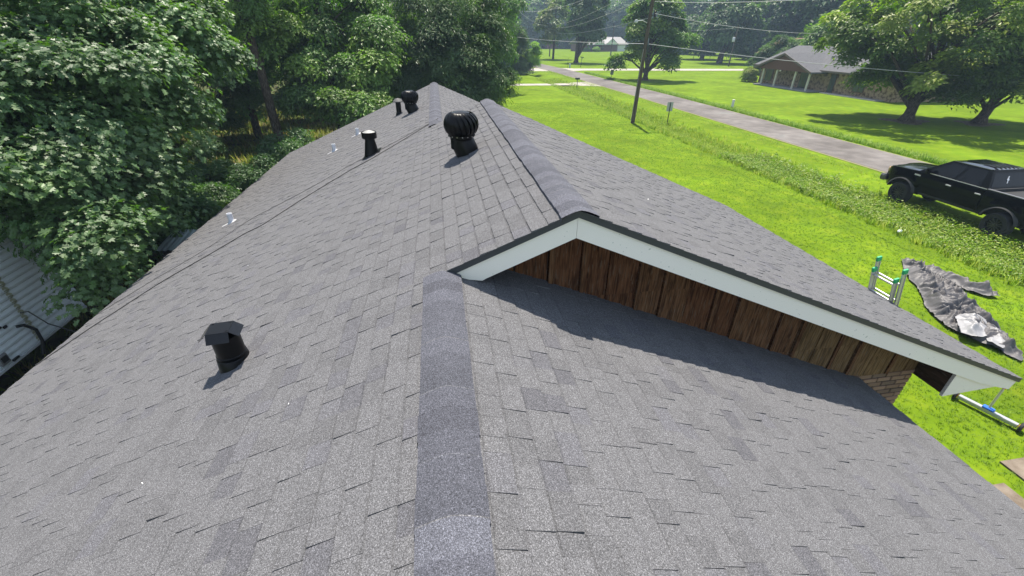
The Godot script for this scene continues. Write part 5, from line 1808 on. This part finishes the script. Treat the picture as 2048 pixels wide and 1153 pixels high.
	var spots := [[-19, -15], [-18, -30], [-23, -22], [-9.5, -40], [-16, -42], [-24, -36], [-5, -52], [-12, -54], [-20, -55], [-29, -46], [-30, -28], [-27, -10], [-21, -4], [1, -50], [-30, -60], [-1, -63], [-10, -68], [7, -60], [-36, -20], [-38, -40], [-18, 4], [10, -78], [3, -84], [-8, -84]]
	for i in spots.size():
		var s := r.randf_range(0.85, 1.25)
		copy(kinds[i % 3], "", Vector3(spots[i][0], 0, spots[i][1]), r.randf() * TAU, Vector3(s, s * r.randf_range(0.9, 1.15), s))
	# shrubs at the edge of the woods
	var shrub := thing("woodland_shrub", "low green shrub at the edge of the woods left of the house", "shrub", Vector3(-9.2, 0, -17.2), 0.0, "low shrubs at the edge of the woods")
	var hubs := crown(shrub, [[Vector3(0, 0.8, 0), Vector3(1.2, 0.8, 1.2)]], 420, oval, [Color(0.093, 0.186, 0.046), Color(0.139, 0.232, 0.046), Color(0.078, 0.155, 0.046)], 131, 0.7, 0.45, 14)
	var sb := MB.new()
	for k in 7:
		sb.tube([Vector3(0, 0, 0), hubs[k] * 0.6, hubs[k]], [0.03, 0.02, 0.008], 5, false)
	obj("stems", sb, bark(), shrub)
	for e in [[-11.5, -19.5], [-8.0, -20.5], [-12.5, -16], [-10.5, -22.5], [-14, -20], [-7.2, -23.5], [-6.4, -21.6], [-4.6, -25], [-2.6, -24], [-8.3, -14.6], [-13, -27], [-1.0, -27], [-5.5, -28]]:
		var s := r.randf_range(0.7, 1.3)
		copy(shrub, "", Vector3(e[0], 0, e[1]), r.randf() * TAU, Vector3(s, s * r.randf_range(0.7, 1.2), s))
	# left of the road: hedge-like dark tree and a fresh sapling
	tree("hedge_tree", "dark bushy tree growing to the ground left of the road bend", Vector3(14.0, 0, -86),
		[Vector3(0, 0, 0), Vector3(0, 3, 0), Vector3(0, 7, 0)], [0.25, 0.2, 0.08],
		[[Vector3(0, 4.2, 0), Vector3(2.6, 4.2, 2.6)], [Vector3(-3.5, 4.0, 1), Vector3(3, 4.4, 3)], [Vector3(0.6, 1.5, 0.5), Vector3(2.4, 1.6, 2.4)]], 3400, narrow, deep, 141, "", 1.5, 0.9, 12)
	tree("sapling", "fresh light green sapling beside the dark bushy tree at the road bend", Vector3(17.6, 0, -85.2),
		[Vector3(0, 0, 0), Vector3(0, 2, 0), Vector3(0, 4, 0)], [0.08, 0.06, 0.03],
		[[Vector3(0, 3.2, 0), Vector3(1.4, 1.9, 1.4)]], 420, oval, [Color(0.217, 0.372, 0.046), Color(0.279, 0.434, 0.062)], 143, "", 1.2, 0.6, 6)
	# across the road
	var big_leaf := leaf_cluster("oval", 14, 0.32, 0.55)
	var shade := [Color(0.11, 0.175, 0.03), Color(0.17, 0.24, 0.04), Color(0.26, 0.32, 0.05), Color(0.12, 0.19, 0.03)]
	tree("shade_tree", "broad shade tree with a flared trunk in front of the ranch house", Vector3(39.4, 0, -33),
		[Vector3(0, 0, 0), Vector3(0.05, 0.6, 0), Vector3(0.15, 2.2, 0), Vector3(0.4, 5, -0.2), Vector3(0.3, 10, 0)], [0.66, 0.4, 0.33, 0.25, 0.08],
		[[Vector3(0, 8.8, 0), Vector3(7.8, 4.2, 7.2)], [Vector3(-4.4, 6.6, -4.0), Vector3(3.4, 2.0, 3.6)], [Vector3(-0.6, 4.2, -3.6), Vector3(2.8, 1.5, 2.6)], [Vector3(-1.8, 3.6, -0.2), Vector3(1.8, 1.4, 1.8)], [Vector3(-1.5, 3.7, 3.2), Vector3(2.8, 1.7, 2.4)], [Vector3(2.5, 3.6, 1.8), Vector3(2.4, 1.8, 2.4)]], 3600, big_leaf, shade, 151, "", 1.0, 1.0, 30, 24)
	tree("shade_tree", "shade tree leaning right at the picture's right edge above the truck", Vector3(44.45, 0, -31.2),
		[Vector3(0, 0, 0), Vector3(0.1, 0.6, 0), Vector3(0.4, 2.2, 0.1), Vector3(1.0, 5, 0.2), Vector3(1.4, 9.5, 0.4)], [0.6, 0.36, 0.31, 0.24, 0.08],
		[[Vector3(1.5, 8.5, 0.5), Vector3(6.5, 4.0, 6.5)], [Vector3(-1.2, 4.2, 1.8), Vector3(3.0, 1.7, 2.2)], [Vector3(-2.0, 4.0, -2.6), Vector3(2.2, 1.7, 2.0)], [Vector3(2.5, 4.2, -1.0), Vector3(2.8, 1.5, 2.6)]], 2900, big_leaf, shade, 153, "", 1.0, 1.0, 26, 24)
	tree("lawn_tree", "airy bright leaved tree just behind the near utility pole", Vector3(33.26, 0, -72.1),
		[Vector3(0, 0, 0), Vector3(0.0, 0.5, 0), Vector3(0.1, 2.5, 0), Vector3(0.1, 6, 0), Vector3(0, 11, 0)], [0.6, 0.38, 0.32, 0.23, 0.08],
		[[Vector3(0, 9.0, 0), Vector3(4.4, 2.8, 4.2)], [Vector3(-4.4, 2.9, -1.0), Vector3(1.9, 0.8, 1.4)], [Vector3(-2.2, 4.6, -0.6), Vector3(2.0, 1.2, 2.0)], [Vector3(-2.6, 7.2, 0.6), Vector3(2.2, 1.0, 2.0)], [Vector3(3.6, 6.0, 2.2), Vector3(2.9, 1.2, 2.2)], [Vector3(2.2, 3.2, 2.2), Vector3(1.2, 1.6, 1.2)], [Vector3(1.6, 4.8, -1.0), Vector3(1.6, 1.0, 1.6)]], 1900, big_leaf, [Color(0.078, 0.155, 0.031), Color(0.124, 0.217, 0.039), Color(0.217, 0.310, 0.046)], 155, "", 1.25, 0.9, 24, 20)
	var far_leaf := leaf_cluster("oval", 14, 0.5, 0.8)
	tree("thin_pine", "thin yellowish pine with a straight dark trunk on the far lawn", Vector3(33.9, 0, -136.4),
		[Vector3(0, 0, 0), Vector3(0.2, 7, 0), Vector3(0.2, 16, 0)], [0.32, 0.26, 0.1],
		[[Vector3(0, 9.5, 0), Vector3(4.6, 5.5, 4.6)]], 620, far_leaf, [Color(0.186, 0.232, 0.054), Color(0.124, 0.186, 0.046), Color(0.248, 0.264, 0.078)], 161, "", 1.3, 1.2, 14, 14)
	tree("tall_pine", "tall dark pine with a thick trunk and a mulched foot on the far lawn", Vector3(35.6, 0, -119),
		[Vector3(0, 0, 0), Vector3(0.05, 0.6, 0), Vector3(0.3, 7, 0), Vector3(0.5, 18, 0)], [0.75, 0.52, 0.42, 0.15],
		[[Vector3(1.5, 11.5, 0), Vector3(5.0, 5.2, 5.0)], [Vector3(3.4, 7.0, 1), Vector3(2.6, 2.6, 2.4)]], 1700, far_leaf, deep, 163, "", 1.2, 1.1, 16, 20)
	var oak := [Color(0.062, 0.124, 0.031), Color(0.093, 0.163, 0.037), Color(0.078, 0.139, 0.037)]
	tree("far_oak", "short trunked oak with a low crown on the far lawn, left one of two", Vector3(79.4, 0, -135.3),
		[Vector3(0, 0, 0), Vector3(0.3, 2.6, 0), Vector3(0.8, 9, 0)], [0.7, 0.5, 0.15],
		[[Vector3(0, 8, 0), Vector3(7.0, 6, 7.0)], [Vector3(-3, 4.4, 1), Vector3(3.5, 1.7, 3)]], 1500, far_leaf, oak, 165, "", 1.5, 1.3, 14, 20)
	tree("far_oak", "big dark oak on the far lawn beside the transformer pole", Vector3(72.8, 0, -115.3),
		[Vector3(0, 0, 0), Vector3(0.3, 3, 0), Vector3(0.6, 12, 0)], [0.8, 0.6, 0.2],
		[[Vector3(1.5, 9.5, 0), Vector3(6.5, 6.5, 6.5)], [Vector3(3.5, 4.5, 1), Vector3(4.0, 2.2, 3)]], 1800, far_leaf, deep, 167, "", 1.5, 1.3, 14, 20)
	tree("willow", "grey green willowy tree bushing down to the ground left of the ranch house", Vector3(61.5, 0, -78.5),
		[Vector3(0, 0, 0), Vector3(0, 2, 0), Vector3(0, 6, 0)], [0.3, 0.25, 0.08],
		[[Vector3(0, 3.2, 0), Vector3(3.6, 3.3, 3.6)], [Vector3(-1.8, 2.0, -1.5), Vector3(2.4, 2.0, 2.4)]], 1800, leaf_cluster("narrow", 24, 0.42, 0.75), [Color(0.109, 0.178, 0.078), Color(0.139, 0.217, 0.093), Color(0.078, 0.139, 0.062)], 169, "", 1.0, 0.9, 14, 20)
	tree("leafy_tree", "bright leafed tree touching the ranch house roof on its far side", Vector3(60.5, 0, -68.0),
		[Vector3(0, 0, 0), Vector3(0, 3, 0), Vector3(0, 8, 0)], [0.3, 0.25, 0.08],
		[[Vector3(0, 6.6, 0), Vector3(3.4, 3.0, 3.4)], [Vector3(0.6, 4.4, 2.0), Vector3(2.4, 1.6, 2.4)]], 1300, big_leaf, [Color(0.139, 0.232, 0.046), Color(0.186, 0.279, 0.054)], 171, "", 1.3, 0.9, 10, 20)
	# shrubs of the gardens
	for e in [["flowering_shrub", "yellow green shrub at the left corner of the ranch house", Vector3(48.3, 0, -67.6), 1.15, 1.1, 560, [Color(0.248, 0.310, 0.046), Color(0.341, 0.372, 0.078)], 173], ["round_bush", "clipped round bush in front of the distant green gabled house, right one", Vector3(67.5, 0, -198), 1.7, 1.0, 500, [Color(0.248, 0.403, 0.031), Color(0.310, 0.465, 0.046)], 175], ["round_bush", "clipped round bush in front of the distant green gabled house, left one", Vector3(63.8, 0, -199), 1.5, 0.9, 420, [Color(0.155, 0.279, 0.031), Color(0.202, 0.341, 0.046)], 177]]:
		var s := thing(e[0], e[1], "bush", e[2])
		var hb := crown(s, [[Vector3(0, e[4] * 0.95, 0), Vector3(e[3], e[4], e[3])]], e[5], oval, e[6], e[7], 0.8 if e[7] == 173 else 1.1, 0.35, 12)
		var stems := MB.new()
		for k in 6:
			stems.tube([Vector3(0, 0, 0), hb[k] * 0.5, hb[k]], [0.04, 0.03, 0.01], 5, false)
		obj("stems", stems, bark(), s)
	# the far wall of woods
	var far := []
	for k in 3:
		var tall := k == 0
		var label: String = ["tall bare stemmed pine in the distant row of woods", "dark rounded tree in the distant row of woods", "lighter rounded tree in the distant row of woods"][k]
		var pal: Array = [[Color(0.062, 0.116, 0.046), Color(0.085, 0.139, 0.054)], [Color(0.054, 0.109, 0.039), Color(0.078, 0.132, 0.046)], [Color(0.093, 0.163, 0.054), Color(0.124, 0.202, 0.062)]][k]
		far.append(tree(["forest_pine", "forest_tree", "forest_tree"][k], label, [Vector3(38, 0, -262), Vector3(90, 0, -236), Vector3(104, 0, -150)][k],
			[Vector3(0, 0, 0), Vector3(0.2, 9, 0), Vector3(0, 22 if tall else 13, 0)], [0.35, 0.28, 0.1],
			[[Vector3(0, 16, 0), Vector3(4, 6.5, 4)], [Vector3(0, 9, 0), Vector3(2.4, 2.2, 2.4)]] if tall else [[Vector3(0, 9, 0), Vector3(5.6, 6.5, 5.6)], [Vector3(0, 3.6, 0), Vector3(4.6, 3.4, 4.6)]],
			900 if tall else 1100, leaf_cluster("oval", 14, 0.7, 1.1), pal, 181 + k, ["tall pines", "dark rounded trees", "lighter rounded trees"][k] + " of the distant woods", 1.4, 1.5, 10, 16))
	for row in 3:
		for k in 36:
			var x := -30.0 + k * 6.2 + r.randf_range(-2, 2)
			var z := -250.0 - row * 14.0 + r.randf_range(-6, 6) + maxf(0.0, x - 60) * 0.35
			var s := r.randf_range(1.1, 1.55)
			var kind := 0 if x < 60 and r.randf() < 0.7 else 1 + r.randi() % 2
			copy(far[kind], "", Vector3(x, 0, z), r.randf() * TAU, Vector3(s, s, s))
	for e in [[92, -178], [100, -168], [112, -158], [118, -146], [96, -132], [108, -128], [120, -122], [90, -112], [102, -106], [114, -98], [126, -108], [86, -96], [98, -88], [110, -80], [122, -72], [128, -86], [104, -66], [116, -56], [126, -46], [112, -40], [124, -30], [110, -24], [120, -14], [106, -8], [118, 2], [130, 12], [92, -72], [10, -120], [2, -130], [14, -140], [6, -150], [-8, -124], [-16, -140], [22, -170], [8, -176], [-6, -180]]:
		var s := r.randf_range(1.05, 1.5)
		copy(far[1 + r.randi() % 2], "", Vector3(e[0], 0, e[1]), r.randf() * TAU, Vector3(s, s, s))


func _ready() -> void:
	rng.seed = 7
	var cam := Camera3D.new()
	cam.name = "camera"
	add_child(cam)
	cam.fov = 67.62
	cam.near = 0.05
	cam.far = 1500.0
	cam.transform = Transform3D(Basis(Vector3(0.98738, 0.00609, 0.15826), Vector3(0.07527, 0.86113, -0.50279), Vector3(-0.13934, 0.50835, 0.8498)), eye)
	cam.current = true
	var sky := ProceduralSkyMaterial.new()
	sky.sky_top_color = Color(0.58, 0.65, 0.76)
	sky.sky_horizon_color = Color(0.86, 0.9, 0.93)
	sky.sky_curve = 0.18
	sky.sky_energy_multiplier = 0.95
	sky.ground_bottom_color = Color(0.2, 0.26, 0.12)
	sky.ground_horizon_color = Color(0.6, 0.68, 0.66)
	var env := Environment.new()
	env.background_mode = Environment.BG_SKY
	env.sky = Sky.new()
	env.sky.sky_material = sky
	env.tonemap_mode = Environment.TONE_MAPPER_LINEAR
	env.tonemap_exposure = 2.1
	env.sdfgi_enabled = true
	env.ssao_enabled = true
	env.ssil_enabled = true
	env.fog_enabled = true
	env.fog_density = 0.0007
	env.fog_light_color = Color(0.75, 0.85, 0.95)
	var world := WorldEnvironment.new()
	world.name = "world"
	world.environment = env
	add_child(world)
	var sun := DirectionalLight3D.new()
	sun.name = "sun"
	add_child(sun)
	sun.look_at_from_position(Vector3.ZERO, Vector3(-0.075, -0.924, 0.376))
	sun.light_energy = 1.5
	sun.light_color = Color(1.0, 0.965, 0.91)
	sun.light_angular_distance = 0.53
	sun.shadow_enabled = true
	build_ground()
	build_house()
	build_neighbours()
	build_trees()
	build_truck()
	build_left()
	build_street()
	build_vents()
	build_yard_things()
	build_grass()
